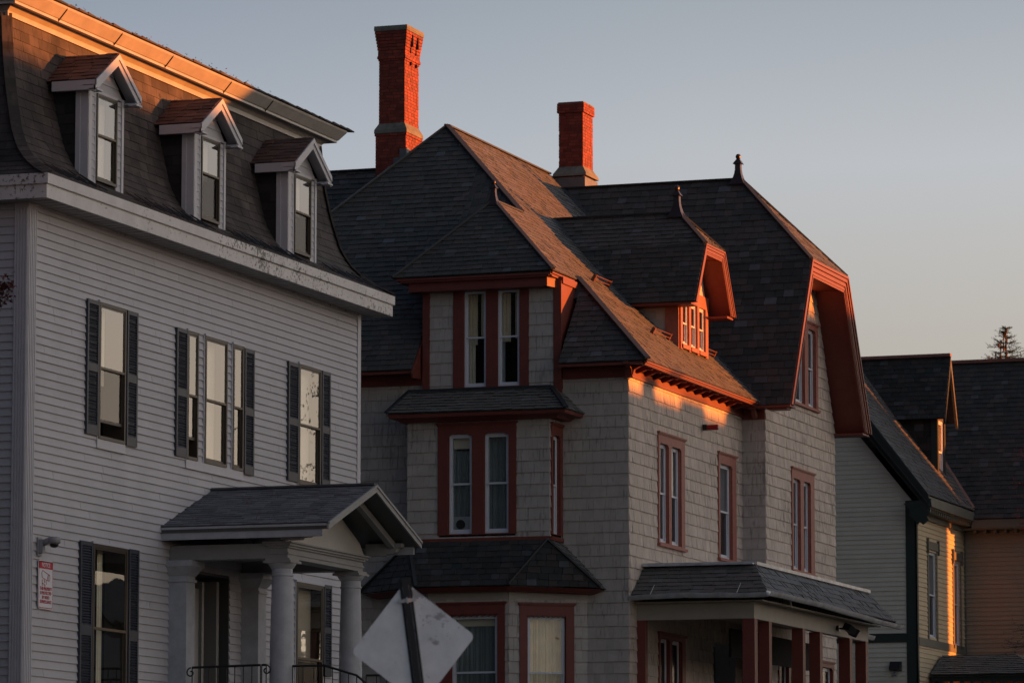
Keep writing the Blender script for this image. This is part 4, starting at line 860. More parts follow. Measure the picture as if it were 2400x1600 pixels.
# finials
def finial(x, y, z, h, par=h2):
    mb = MB(); w0 = .055*h/.5; s = h/.5
    pts = [(-.13, 0), (-.075, .07), (-.055, .16), (-.05, .30)]
    def ring(hw, zz): return [(x-hw*s, y-hw*s, z+zz*s), (x+hw*s, y-hw*s, z+zz*s), (x+hw*s, y+hw*s, z+zz*s), (x-hw*s, y+hw*s, z+zz*s)]
    rs = [ring(.15, -.12), ring(.095, -.02), ring(.065, .08), ring(.052, .17), ring(.050, .27)]
    for i in range(len(rs)-1): mb.hexa(rs[i], rs[i+1])
    mb.hexa(ring(.085, .27), ring(.03, .36)); mb.lathe(x, y, [(.005*s, z+.345*s), (.03*s, z+.36*s), (.046*s, z+.385*s), (.05*s, z+.41*s), (.042*s, z+.44*s), (.02*s, z+.456*s), (.002, z+.458*s)], 14)
    mb.build('finial', mat('finial_copper', (.05, .035, .035), .35, metal=.3, nz=.2) if 'finial_copper' not in bpy.data.materials else bpy.data.materials['finial_copper'], par, smooth=False)
finial(83.77, 24.38, 14.20, .55); finial(78.85, 24.17, 12.80, .55); finial(74.66, 26.40, 12.50, .42)
# snow guards on the M slope
for (x0, x1, y) in ((76.15, 77.05, 24.98), (76.35, 77.15, 24.2), (80.0, 80.6, 24.0)):
    if x0 == 76.35: x0, x1, y = 76.6, 77.6, 23.98
    mb = MB(); z = Mz(y)
    for x in (x0, x1): mb.hexa([(x-.015, y-.02, z), (x+.015, y-.02, z), (x+.015, y+.05, z+.03), (x-.015, y+.05, z+.03)], [(x-.015, y-.09, z+.13), (x+.015, y-.09, z+.13), (x+.015, y-.03, z+.15), (x-.015, y-.03, z+.15)])
    mb.tube([(x0-.05, y-.045, z+.05), (x1+.05, y-.045, z+.05)], .008, 6); mb.tube([(x0-.05, y-.07, z+.115), (x1+.05, y-.07, z+.115)], .008, 6); mb.build('snow_guard', RUST, h2)
# rear wing roof
roof(h2, [V3((77.5, 40, 9.6)), V3((77.5, 31.0, 9.6)), V3((81.5, 31.0, 14.40)), V3((81.5, 40, 14.40))], e=.15, wd=.22, seed=81); roof(h2, [V3((85.5, 31.0, 9.6)), V3((85.5, 40, 9.6)), V3((81.5, 40, 14.4)), V3((81.5, 31.0, 14.4))], e=.3, wd=.4, seed=82)
hipcap(h2, [((81.5, 31, 14.42), (81.5, 40, 14.42))], .12)
# chimneys
def chimney(x0, y0, wx, wy, zb, secs, nm='chimney'):
    """secs: list of (z0,z1,extra,kind)"""
    core = MB(); br = MB(); st = MB()
    for i, (z0, z1, ex, kind) in enumerate(secs):
        a0, a1, b0, b1 = x0-ex, x0+wx+ex, y0-ex, y0+wy+ex
        if kind == 'b':
            core.box(a0+.006, a1-.006, b0+.006, b1-.006, z0, z1); n = max(1, round((z1-z0)/.062)); e = (z1-z0)/n
            for fr, u0, u1 in ((FX(a0+.006), -b1, -b0), (FY(b0+.006), a0, a1)):
                field(br, fr, [(u0, z0), (u1, z0), (u1, z1), (u0, z1)], e, .17, .006, wj=.1, gap=.014, lift=1, vf=.84, seed=int(z0*50)+i)
        elif kind == 's': st.box(a0, a1, b0, b1, z0, z1)
        else:   # tapered stone: ex at the bottom, kind = top extra
            c = kind; st.hexa([(a0, b0, z0), (a1, b0, z0), (a1, b1, z0), (a0, b1, z0)], [(x0-c, y0-c, z1), (x0+wx+c, y0-c, z1), (x0+wx+c, y0+wy+c, z1), (x0-c, y0+wy+c, z1)])
    c = core.build(nm, MORT, h2); br.build('brickwork', BRICK, c); st.build('stone_band', STONE, c)
# shorten brick rows: mortar gap horizontally modelled by courses
ch = [(12.0, 14.80, .05, 'b'), (14.80, 14.855, .065, 'b'), (14.855, 14.93, .075, .07), (14.93, 15.06, .07, 0.0), (15.06, 16.32, 0, 'b'), (16.32, 16.36, .012, 'b'), (16.36, 16.42, .03, 'b'), (16.42, 16.47, .018, 'b')]
z = 16.47
for k in range(7): ch.append((z, z+.064, .018+.0085*k, 'b')); z += .064
ch += [(z, z+.03, .078, 's'), (z+.03, z+.10, .082, .076)]
chimney(80.0, 30.165, .80, .545, 12, ch)
mb = MB()
for i, (dx, z0, z1) in enumerate(((.26, 16.62, 16.86), (.26, 16.50, 16.62), (.56, 16.62, 16.86), (.56, 16.50, 16.60), (.30, 16.26, 16.33), (.6, 16.26, 16.33))): mb.box(80+dx-.018, 80+dx+.018, 30.165-.085+(.045 if z1 < 16.7 else 0), 30.2, z0, z1)
mb.build('chimney_slot', DARK, h2)
ch = [(12.9, 14.53, .03, 'b'), (14.53, 14.58, .10, .095), (14.58, 14.735, .095, 0.0), (14.735, 15.86, 0, 'b'), (15.86, 16.02, .03, 'b'), (16.02, 16.06, .03, 'b'), (16.06, 16.085, .01, 's')]
chimney(84.3, 27.86, .66, .525, 12.9, ch)
LEAD = mat('old_lead', (.13, .13, .135), .5, nz=.3)
mb = MB(); mb.box(84.22, 85.05, 27.79, 28.45, 14.0, 14.50); mb.build('lead_flashing', LEAD, h2)
mb = MB()
for i in range(5): mb.box(79.93, 79.955, 30.1+.0+i*.13, 30.24+i*.13, 13.2, 14.52-.17*i)
for i in range(4): mb.box(79.96+i*.1, 80.10+i*.1, 30.095, 30.11, 13.2, 14.55-.06*i)
mb.build('lead_flashing', LEAD, h2)
# -- porch of house 2
YP = 21.42; XP0, XP1 = 74.42, 82.40
mb = MB(); mb.box(XP0, XP0+.14, YP+.14, 23.60, 4.74, 5.03); mb.box(XP0-.002, XP1, YP, YP+.14, 4.735, 5.03)
mb.box(XP0-.16, XP1+.2, YP-.2, 23.58, 5.03, 5.055); mb.build('porch_beam', TAUPE, h2)
ga, gb_, gc = V3((74.02, 23.58, 5.17)), V3((74.02, 21.05, 5.17)), V3((83.3, 21.05, 5.17))
ta, tb, tc_ = V3((74.42, 23.58, 5.73)), V3((75.0, 21.60, 5.73)), V3((83.0, 21.60, 5.73))
ta = V3((74.75, 23.58, 5.73)); tb = V3((75.05, 21.58, 5.74)); tb = V3((74.95, 21.56, 5.73))
roof(h2, [ga+V3((.03, 0, 0)), gb_+V3((.03, .03, 0)), tb, ta], e=.135, wd=.22, seed=91, name='porch_roof', th=.014)
roof(h2, [gb_+V3((.03, .03, 0)), gc+V3((0, .03, 0)), V3((82.85, 21.56, 5.73)), tb], e=.135, wd=.22, seed=92, name='porch_roof', th=.016, rot=.05)
roof(h2, [gc+V3((0, .03, 0)), V3((83.3, 23.1, 5.17)), V3((82.85, 23.1, 5.73)), V3((82.85, 21.56, 5.73))], e=.135, wd=.22, seed=93, name='porch_roof', th=.014)
mb = MB(); mb.box(74.72, 83.0, 21.53, 23.6, 5.72, 5.745)
mb.bar(tb+V3((-.04, -.03, .02)), ta+V3((-.04, 0, .02)), .05, .06); mb.bar(tb+V3((-.04, -.03, .02)), V3((82.95, 21.53, 5.75)), .05, .06); mb.box(82.4, 83.35, 21.75, 23.0, 5.66, 5.70)
mb.build('porch_roof_edge', METAL, h2)
mb = MB()
def gutter(p, q, nrm, sag):
    p, q = V3(p), V3(q); n = 10; prof_ = [(0, .03), (0, -.05), (.03, -.065), (.075, -.06), (.10, -.02), (.115, .02), (.105, .02), (.09, -.015), (.07, -.05), (.015, -.05), (.01, .03)]
    N_ = V3(nrm); pr = None
    for i in range(n+1):
        t = i/n; c = p.lerp(q, t)+V3((0, 0, sag*math.sin(t*math.pi*1.6)+.004*math.sin(i*2.1))); cur_ = [c+N_*a+V3((0, 0, b)) for a, b in prof_]
        if pr:
            for k in range(len(prof_)-1): mb.poly([pr[k], cur_[k], cur_[k+1], pr[k+1]])
        else: mb.poly(cur_)
        pr = cur_
    mb.poly(pr[::-1])
gutter((74.05, 23.60, 5.13), (74.05, 21.05, 5.16), (-1, 0, 0), .018); gutter((73.95, 21.07, 5.16), (83.4, 21.07, 5.10), (0, -1, 0), .02)
gutter((82.5, 21.9, 4.99), (84.4, 21.9, 4.94), (0, -1, 0), .0)
mb.build('gutter', METAL, h2)
for y in (23.2, 21.6): 
    mb = MB(); mb.tube([(73.94, y, 5.16), (74.05, y, 5.24), (74.2, y, 5.35)], .006, 5); mb.build('gutter_hanger', METAL, h2)
POSTS = [(74.42, YP, .19), (75.36, YP, .17), (77.62, YP, .18), (78.82, YP, .18), (80.98, YP, .19), (82.18, YP, .18)]
for x, y, s in POSTS:
    mb = MB(); mb.box(x, x+s, y-.005, y+s*1.15, 2.0, 4.736); mb.box(x-.02, x+s+.02, y-.02, y+s*1.15+.02, 2.0, 2.3); mb.build('porch_post', REDT, h2)
mb = MB(); mb.box(74.42, 74.56, 23.44, 23.60, 2.0, 4.74); mb.box(80.95, 81.15, 23.1, 23.3, 2.0, 4.74) ; mb.build('porch_post', REDT, h2)
mb = MB(); mb.box(74.3, 82.6, 21.3, 23.58, GZ, 2.0); mb.build('porch_deck', TAUPE, h2)
mb = MB(); mb.box(77.0, 82.4, 22.6, 22.65, 4.2, 4.73); mb.build('porch_shade_panel', DARK, h2)  # dark sheet hung in the porch in place of its shade
# ---- small things on house 2
al = empty('alarm_strobe', (78.55, 23.5, 8.6), 'small red alarm strobe on the shingle wall above the narrow window', 'alarm light')
mb = MB(); mb.box(78.50, 78.60, 23.50, 23.58, 8.55, 8.66); mb.build('mount', PLASB, al)
mb = MB(); mb.tube([(78.55, 23.50, 8.605), (78.55, 23.30, 8.605), (78.55, 23.28, 8.605)], [.052, .052, .038], 14); mb.build('lens', REDP, al)
fl = empty('floodlight', (80.1, 21.3, 4.85), 'black floodlight on a swivel arm fixed to the porch beam', 'floodlight')
mb = MB(); mb.tube([(80.02, 21.41, 4.87), (80.02, 21.36, 4.87)], .055, 12); mb.tube([(80.02, 21.36, 4.87), (80.08, 21.22, 4.85)], .018, 8); mb.build('swivel_arm', PLASB, fl)
mb = MB(); mb.bar((80.02, 21.22, 4.90), (80.26, 21.14, 4.80), .16, .13, (0, -.4, 1)); mb.bar((80.25, 21.145, 4.805), (80.28, 21.135, 4.79), .19, .16, (0, -.4, 1)); mb.build('lamp_head', PLASB, fl)
fn = empty('window_fan', (73.5, 26.55, 6.4), 'pale box fan standing inside the lower left bay window', 'fan')
mb = MB(); mb.box(73.42, 73.46, 26.37, 26.75, 6.335, 6.60); mb.build('fan_case', mat('fan_plastic', (.35, .35, .35), .5), fn)
mb = MB(); mb.tube([(73.415, 26.58, 6.46), (73.40, 26.58, 6.46)], .085, 20); mb.build('fan_grille', PLASB, fn)

# ================================================================== HOUSE 3 : cream clapboard house
h3 = empty('clapboard_house', (95, 23.58, GZ), 'cream clapboard house with dark green corner boards and steep slate roofs, at the right edge', 'house')
X3, Y3, X3W, Y3W = 95.0, 23.575, 99.57, 21.70; E3 = .1054
fx3, fy3, fw3 = FX(X3), FY(Y3), FX(X3W)
mb = MB(); field(mb, fx3, [(-30, GZ), (-Y3, GZ), (-Y3, 8.5), (-27.2, 13.0), (-30, 13.0)], E3, 4.5, .02, wj=.1, gap=.002, v0=9.439-90*E3, seed=21, lift=.08); mb.poly([fx3.p(u, v, -.004) for u, v in ((-30, GZ), (-Y3, GZ), (-Y3, 8.5), (-27.2, 13), (-30, 13))])
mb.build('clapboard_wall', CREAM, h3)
w3s = [(94.1+1.98, 96.80, 5.60, 7.55), (98.50, 99.10, 5.53, 7.48)]
hl3 = [(a+.01, b-.01, c+.01, d-.01) for a, b, c, d in w3s]
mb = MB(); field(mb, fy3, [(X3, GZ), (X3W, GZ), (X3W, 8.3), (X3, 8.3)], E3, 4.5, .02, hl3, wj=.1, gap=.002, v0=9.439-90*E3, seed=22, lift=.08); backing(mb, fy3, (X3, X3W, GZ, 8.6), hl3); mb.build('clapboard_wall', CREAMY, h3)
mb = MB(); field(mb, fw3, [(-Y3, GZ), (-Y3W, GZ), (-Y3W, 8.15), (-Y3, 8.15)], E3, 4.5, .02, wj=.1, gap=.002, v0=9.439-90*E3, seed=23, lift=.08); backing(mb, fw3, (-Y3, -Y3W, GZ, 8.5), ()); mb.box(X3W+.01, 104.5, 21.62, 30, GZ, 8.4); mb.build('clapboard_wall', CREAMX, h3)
mb = MB(); fbox(mb, fx3, -Y3-.23, -Y3+.025, GZ, 8.6, -.01, .03); fbox(mb, fy3, X3-.03, X3+.10, GZ, 8.3, -.01, .025); fbox(mb, fx3, -30, -Y3-.23, 5.44, 5.64, -.01, .035)
fbox(mb, fw3, -Y3W-.01, -Y3W+.11, GZ, 8.2, -.01, .03); mb.build('corner_board', GREEN, h3)
mb = MB(); fbox(mb, fy3, X3+.1, X3W, 5.38, 5.56, -.01, .03)
for a, b, c, d in w3s:
    fbox(mb, fy3, a-.11, a, c-.05, d+.04, -.01, .03); fbox(mb, fy3, b, b+.11, c-.05, d+.04, -.01, .03); fbox(mb, fy3, a-.13, b+.13, d+.04, d+.22, -.01, .05); fbox(mb, fy3, a-.16, a-.11, d-.05, d+.28, 0, .07); fbox(mb, fy3, b+.11, b+.16, d-.05, d+.28, 0, .07)
fbox(mb, fw3, -Y3, -Y3+.06, GZ, 8.2, -.01, .02); mb.build('window_trim', OLIVE, h3)
for w_ in w3s: sash(h3, fy3, *w_, fm=WVIN, fw=.04, rec=.03, g=(G_STD, G_SCR), cur=[(0, 1, 0, 1)])
# main roof (front slope), rake on the left
E30, E31 = V3((94.55, 23.2, 8.70)), V3((99.3, 23.2, 8.70)); RT0, RT1 = V3((94.55, 25.9, 12.29)), V3((101, 25.9, 12.29))
roof(h3, [E30, E31, RT1, RT0], e=.13, wd=.22, seed=101)
roof(h3, [V3((101, 28.6, 8.7)), V3((94.55, 28.6, 8.7)), RT0, RT1], e=.4, wd=.5, seed=102)
mb = MB()
for d0, d1, x0, x1 in ((.02, .10, 94.50, 94.56), (.10, .24, 94.53, 94.60), (.24, .27, 94.50, 94.58), (.27, .42, 94.62, 94.68)):
    mb.hexa([(x0, 23.2-.05, 8.70-d1), (x0, 25.9, 12.29-d1*1.6), (x0, 25.9, 12.29-d0*1.6), (x0, 23.2-.05, 8.70-d0)], [(x1, 23.15, 8.70-d1), (x1, 25.9, 12.29-d1*1.6), (x1, 25.9, 12.29-d0*1.6), (x1, 23.15, 8.70-d0)])
mb.hexa([(94.58, 23.25, 8.40), (94.58, 25.9, 11.7), (95.0, 25.9, 11.7), (95.0, 23.25, 8.40)], [(94.58, 23.25, 8.44), (94.58, 25.9, 11.76), (95.0, 25.9, 11.76), (95.0, 23.25, 8.44)])
pr = [(23.5, 8.55), (23.12, 8.60), (23.10, 8.42), (23.20, 8.36), (23.13, 8.28), (23.22, 8.20), (23.17, 8.12), (23.30, 8.02), (23.38, 8.08), (23.43, 8.02), (23.50, 8.15), (23.62, 8.22), (23.58, 8.36), (23.75, 8.5)]
mb.hexa([(94.56, y, z) for y, z in pr], [(94.62, y, z) for y, z in pr]); mb.build('rake_board', GREEN, h3)
mb = MB(); mb.box(94.62, 99.15, 23.20, 23.26, 8.45, 8.66); mb.box(94.62, 99.57, 23.26, 23.6, 8.42, 8.46); mb.box(X3, X3W, 23.50, 23.57, 8.22, 8.44)
mb.box(99.08, 99.14, 21.3, 23.26, 8.28, 8.48); mb.box(99.12, 99.6, 21.3, 23.6, 8.25, 8.29); mb.build('eave_fascia', OLIVE, h3)
mb = MB()
for i in range(22): mb.box(94.8+i*.2, 94.86+i*.2, 23.28, 23.52, 8.33, 8.42)
for i in range(8): mb.box(99.2, 99.5, 21.5+i*.24, 21.56+i*.24, 8.18, 8.25)
mb.build('eave_dentils', OLIVE, h3)
# dormer on house 3
xd, yd3 = 98.5, 23.85; pe, pa = 10.75, 12.25
for s in (-1, 1):
    ee0, aa = V3((xd+s*.60, 23.58, pe)), V3((xd, 23.58, pa)); bb0, bb1 = V3((xd+s*.60, 25.6, pe)), V3((xd, 25.86, pa))
    roof(h3, [bb0, ee0, aa, bb1] if s < 0 else [ee0, bb0, bb1, aa], e=.12, wd=.19, seed=110+s)
    mb = MB(); mb.hexa([(xd+s*.60, 23.56, pe-.14), (xd, 23.56, pa-.24), (xd, 23.56, pa), (xd+s*.60, 23.56, pe)], [(xd+s*.60, 23.62, pe-.14), (xd, 23.62, pa-.24), (xd, 23.62, pa), (xd+s*.60, 23.62, pe)]); mb.build('bargeboard', GREEN if s < 0 else OLIVE, h3)
mb = MB(); mb.box(98.16, 98.2, 23.85, 25.2, 8.9, 10.8); mb.box(98.8, 98.84, 23.85, 25.2, 8.9, 10.8); mb.poly([(98.0, 23.84, 10.75), (99.0, 23.84, 10.75), (98.5, 23.84, 12.0)]); mb.build('dormer_wall', ASPHG, h3)
f3s = FX(98.155); mb = MB(); field(mb, f3s, [(-25.3, 9.0), (-23.95, 9.0), (-23.95, 10.8), (-25.3, 10.8)], .15, .2, .01, seed=8); mb.build('dormer_cheek', SLATE, h3)
mb = MB(); fbox(mb, FX(98.15), -23.97, -23.82, 9.1, 10.8, -.01, .02); fbox(mb, FY(23.84), 98.14, 98.24, 9.2, 10.75, 0, .03); fbox(mb, FY(23.84), 98.8, 98.90, 9.2, 10.75, 0, .03); mb.build('dormer_corner_board', GREEN, h3)
sash(h3, FY(23.85), 98.24, 98.80, 9.30, 10.75, fm=WVIN, fw=.05, rec=.02, g=(G_STD, G_STD), cur=[(0, 1, 0, 1)], curm=CURTL)
# wing roof
roof(h3, [V3((99.05, 27, 8.50)), V3((99.05, 20.6, 8.50)), V3((102.0, 20.6, 12.52)), V3((102.0, 27, 12.52))], e=.145, wd=.20, seed=120)
roof(h3, [V3((104.95, 20.6, 8.5)), V3((104.95, 27, 8.5)), V3((102, 27, 12.52)), V3((102, 20.6, 12.52))], e=.4, wd=.5, seed=121)
mb = MB(); mb.bar((102, 27, 12.53), (102, 20.6, 12.53), .2, .08); mb.bar((xd, 23.56, pa+.03), (xd, 25.86, pa+.03), .16, .07)
mb.bar((97.9, 24.78, 10.80), (98.55, 25.86, 12.25), .10, .03); mb.bar((99.12, 23.25, 8.76), (101.7, 25.9, 12.3), .16, .03); mb.build('copper_flashing', COPR, h3)
mb = MB(); mb.box(99.5, 104.4, 21.65, 21.69, 8.3, 9.6); mb.poly([(99.6, 21.66, 8.3), (104.4, 21.66, 8.3), (102, 21.66, 12.3)]); mb.build('gable_wall', CREAMY, h3)
# porch roof low at the right bottom
roof(h3, [V3((95.9, 23.5, 4.75)), V3((95.9, 20.9, 4.75)), V3((97.0, 21.8, 5.22)), V3((97.0, 23.5, 5.22))], e=.12, wd=.2, seed=130, name='porch_roof')
roof(h3, [V3((95.9, 20.9, 4.75)), V3((103, 20.9, 4.75)), V3((102, 21.8, 5.22)), V3((97.0, 21.8, 5.22))], e=.12, wd=.2, seed=131, name='porch_roof')
mb = MB(); mb.box(96.0, 102.9, 21.0, 23.5, 4.60, 4.74); mb.box(97.0, 102, 21.8, 23.5, 5.2, 5.24)
for i in range(10): mb.box(95.98, 96.1, 21.1+i*.24, 21.16+i*.24, 4.52, 4.60)
mb.build('porch_beam', GREEN, h3)
mb = MB()
for y in (21.1, 23.3): mb.box(96.15, 96.3, y, y+.15, GZ, 4.6)
mb.box(96.6, 99.5, 21.7, 23.5, GZ, 1.6); mb.build('porch_post', GREEN, h3)
# wall lamp on house 3
wl = empty('wall_lamp', (94.9, 24.05, 4.9), 'dark wall pack lamp on the cream clapboard below the green belt board', 'wall lamp')
mb = MB(); mb.hexa([(94.96, 23.92, 4.80), (94.96, 24.20, 4.80), (94.80, 24.18, 4.84), (94.80, 23.94, 4.84)], [(94.97, 23.92, 5.01), (94.97, 24.20, 5.01), (94.88, 24.17, 5.01), (94.88, 23.95, 5.01)]); mb.build('lamp_housing', PLASB, wl)
mb = MB(); mb.tube([(94.95, 24.06, 4.78), (94.90, 24.06, 4.72), (94.86, 24.06, 4.70)], [.03, .045, .03], 8); mb.build('sensor', PLASG, wl)

# ================================================================== road sign (seen from the back)
sg = empty('road_sign', (35.68, 13.36, .3), 'scuffed bare back of a diamond road sign on a leaning black post', 'road sign')
vdir = V3((35.6, 13.35, 0)).normalized(); rgt = V3((vdir.y, -vdir.x, 0)); ang = R(7.5)
Ur = (rgt*math.cos(ang)+V3((0, 0, 1))*math.sin(ang)); Vr = (V3((0, 0, 1))*math.cos(ang)-rgt*math.sin(ang))
ctr = V3((35.62, 13.335, 2.105)); fsn = Fr(ctr, Ur, Vr)       # N points back to the viewer
q = .385; pl = rrect(-q, q, -q, q, .05, 6); c45 = math.cos(R(45)); pl = [((u-v)*c45, (u+v)*c45) for u, v in pl]
mb = MB(); mb.hexa([fsn.p(u, v, -.003) for u, v in pl], [fsn.p(u, v, .0) for u, v in pl]); mb.build('sign_plate', SIGNB, sg)
mb = MB(); top = fsn.p(-.01, .57, .03); bot = fsn.p(-.01, -1.9, .03)
fp = Fr(ctr, Ur, Vr); 
for (u0, u1, n0, n1) in ((-.029, .024, .03, .036), (-.029, -.022, .005, .03), (.017, .024, .005, .03), (-.055, -.033, .002, .006), (.028, .05, .002, .006)): fbox(mb, fp, u0, u1, -1.95, .575, n0, n1)
mb.build('sign_post', POSTM, sg)
mb = MB(); fbox(mb, fp, -.08, .075, .365, .395, .037, .042); fbox(mb, fp, -.012, .008, .355, .405, .042, .055); mb.build('clamp', METAL, sg)

# ================================================================== trees, twigs, leaves
def leafcl(mb, c, s, rnd, n=5):
    for k in range(n):
        a = V3((rnd.uniform(-1, 1), rnd.uniform(-1, 1), rnd.uniform(-1, 1))).normalized(); b = a.cross(V3((rnd.uniform(-1, 1), rnd.uniform(-1, 1), rnd.uniform(-1, 1)))).normalized()
        o = c+V3((rnd.gauss(0, 1), rnd.gauss(0, 1), rnd.gauss(0, 1)))*s*.6; l = s*rnd.uniform(.5, 1)
        mb.poly([o, o+a*l*.5+b*l*.22, o+a*l, o+a*l*.5-b*l*.22])
# spruce behind
sp = empty('spruce_tree', (130, 29.35, 1), 'top of a spruce tree with hanging cones above the slate ridge', 'tree')
mb = MB(); mb.tube([(130, 29.37, 1), (130, 29.37, 12), (130, 29.37, 17.0)], [.28, .12, .015], 8); mb.build('trunk', BARK, sp)
nd = MB(); cn = MB(); rnd = random.Random(12); z = 16.95
def needles(p, d, ln, dens=60, nl=.055):
    for q_ in range(max(3, int(ln*dens))):
        o = p+d*ln*rnd.random(); a = (V3((rnd.gauss(0, 1), rnd.gauss(0, 1), rnd.gauss(0, 1))).normalized()+d*.7).normalized()*nl*rnd.uniform(.6, 1.1); b = a.cross(V3((.3, .2, 1))).normalized()*.009
        nd.poly([o-b, o+b, o+a])
needles(V3((130, 29.37, 16.6)), V3((0, 0, 1)), .42, 120)
while z > 8:
    Lb = .10+(17.0-z)*.56
    for k in range(6):
        az = rnd.random()*2*math.pi; ln = Lb*rnd.uniform(.5, 1.2); p0 = V3((130, 29.37, z)); d = V3((math.cos(az), math.sin(az), 0)); n = max(3, int(ln/.10)); up = rnd.uniform(.25, .6); pp_ = p0
        for i in range(n):
            t = (i+1)/n; q_ = p0+d*ln*t+V3((0, 0, ln*(.30*t-.55*t*t+up*t**3))); nd.bar(pp_, q_, .016*(1.2-t), .016*(1.2-t)); dd = q_-pp_; needles(pp_, dd.normalized(), dd.length)
            for sgn in (-1, 1):
                tw = (V3((-d.y, d.x, 0))*sgn*rnd.uniform(.4, 1)+d*.6+V3((0, 0, rnd.uniform(-.3, .8)))).normalized(); tl = min(.30, .10+ln*.22)*rnd.uniform(.5, 1.2); nd.bar(q_, q_+tw*tl, .007, .007); needles(q_, tw, tl)
            if rnd.random() < .12: cn.tube([q_, q_+V3((0, 0, -.05)), q_+V3((0, 0, -.16))], [.012, .028, .010], 6)
            pp_ = q_
    z -= .15 if z > 15 else .3
nd.build('crown', SPRG, sp); tag(cn.build('cones', CONE, sp), kind='stuff')
# maple twigs : left edge and right edge
def branch_tree(name, base, tips, label, mleaf, leafs, seed, nl=26, spread=.16, thick=.07):
    t = empty(name, base, label, 'tree'); rnd = random.Random(seed); mb = MB(); lf = MB(); b = V3(base)
    top = V3(tips[0]); mb.tube([b, b+(top-b)*.3+V3((0, 0, 1.2)), V3((b.x, b.y, top.z+.8))], [thick*1.6, thick, thick*.3], 8)
    for tp in tips:
        tp = V3(tp); s = V3((b.x, b.y, tp.z-.3+rnd.random()*.3)); mid = s.lerp(tp, .55)+V3((0, 0, .18)); mb.tube([s, mid, tp], [.03, .014, .003], 5)
        for k in range(nl):
            c = tp+V3((rnd.gauss(0, 1), rnd.gauss(0, 1), rnd.gauss(0, .8)))*spread
            mb.tube([mid.lerp(tp, rnd.uniform(.4, 1)), c], [.003, .0015], 3)
            leafcl(lf, c, leafs, rnd, 6)
    w_ = mb.build('trunk', BARK, t); lf.build('crown', mleaf, t); return t
branch_tree('maple_tree', (49.7, 25.5, .9), [(50.0, 24.30, 7.60), (50.0, 24.36, 7.48)], 'dark red maple leaves hanging before the left corner post', LEAFD, .09, 5, nl=20, spread=.055)
branch_tree('maple_tree', (80.5, 15.2, .6), [(80.0, 17.86, 7.98), (80.0, 17.82, 7.52), (80.0, 17.84, 6.75)], 'thin maple twigs with sparse bright red leaves at the right edge', LEAFB, .05, 8, nl=7, spread=.14, thick=.12)
branch_tree('berry_shrub', (80.3, 16.2, .7), [(80.0, 17.92, 4.75), (80.0, 18.08, 4.45)], 'dark twiggy shrub with dried berries low at the right edge', LEAFD, .035, 9, nl=22, spread=.16)
# fallen leaves on roofs
mb = MB(); rnd = random.Random(2)
for k in range(70):
    x = rnd.uniform(54, 66.5); i, z = prof_at(rnd.uniform(.02, .22)); leafcl(mb, V3((x, BY0+i-.01, z+.03)), .05, rnd, 2)
for k in range(30):
    x = UX0+.6+rnd.random()*9; c = V3((x, UY0+.66, 12.49))
    leafcl(mb, c, .045, rnd, 4)
for k in range(14): leafcl(mb, V3((rnd.uniform(58.8, 59.9), rnd.uniform(23.5, 25.7), 0)), .06, rnd, 1) if 0 else None
for k in range(14):
    x = rnd.uniform(58.8, 60.2); leafcl(mb, V3((x, rnd.uniform(23.5, 25.7), 5.25+(x-58.6)*.367+.03)), .05, rnd, 2)
tag(mb.build('fallen_leaves', LEAFR), 'dry brown leaves caught along the roof edges of the pale house', 'leaves', kind='stuff')

OPPA = mat('shaded_grey_clapboard', (.12, .12, .13), .7); OPPB = mat('shaded_white_clapboard', (.17, .16, .16), .7); OPPC = mat('shaded_cream_clapboard', (.16, .13, .09), .7)  # wall colours darkened to stand for sides turned from the sun
# ================================================================== the other side of the street (out of frame: houses added and sized to cast the evening shadow, mirror in panes)
def far_house(x0, x1, ye, zr, ze, label, m, axis='x', chim=None):
    h = empty('unseen_opposite_house', ((x0+x1)/2, ye, GZ), label, 'house', 'houses across the street'); y0, y1 = ye-9, ye
    mb = MB(); mb.box(x0, x1, y0, y1, -.5, ze); 
    if axis == 'x': rp = [[(x0-.3, y0-.4, ze), (x1+.3, y0-.4, ze), (x1+.3, (y0+y1)/2, zr), (x0-.3, (y0+y1)/2, zr)], [(x1+.3, y1+.4, ze), (x0-.3, y1+.4, ze), (x0-.3, (y0+y1)/2, zr), (x1+.3, (y0+y1)/2, zr)]]; mb.hexa([(x0, y0, ze), (x0, y1, ze), (x0, (y0+y1)/2, zr-.05)], [(x1, y0, ze), (x1, y1, ze), (x1, (y0+y1)/2, zr-.05)])
    else: xm = (x0+x1)/2; rp = [[(x0-.4, y1+.3, ze), (x0-.4, y0-.3, ze), (xm, y0-.3, zr), (xm, y1+.3, zr)], [(x1+.4, y0-.3, ze), (x1+.4, y1+.3, ze), (xm, y1+.3, zr), (xm, y0-.3, zr)]]; mb.hexa([(x0, y0, ze), (x1, y0, ze), (xm, y0, zr-.05)], [(x0, y1, ze), (x1, y1, ze), (xm, y1, zr-.05)])
    mb.build('wall', m, h)
    mb = MB()
    for p in rp: mb.hexa(p, [(a, b, c+.12) for a, b, c in p])
    r = mb.build('roof', SLATE, h)
    for cx_, cw, chh in chim or (): mb = MB(); mb.box(cx_-cw, cx_+cw, ye-4.9, ye-4.1, zr-1, zr+chh); mb.build('chimney', BRICK, r)
    f = Fr((0, y1, 0), (-1, 0, 0)); n = int((x1-x0)/2.6)
    for fl_ in range(2):
        for i in range(n):
            xx = x0+(i+.5)*(x1-x0)/n; mb = MB(); fbox(mb, f, -xx-.45, -xx+.45, 2.6+fl_*3, 4.2+fl_*3, -.01, .04); w_ = mb.build('window', WVIN, h)
            mb = MB(); fbox(mb, f, -xx-.38, -xx+.38, 2.68+fl_*3, 4.12+fl_*3, .03, .05); mb.build('pane', G_STD, w_)
    return h
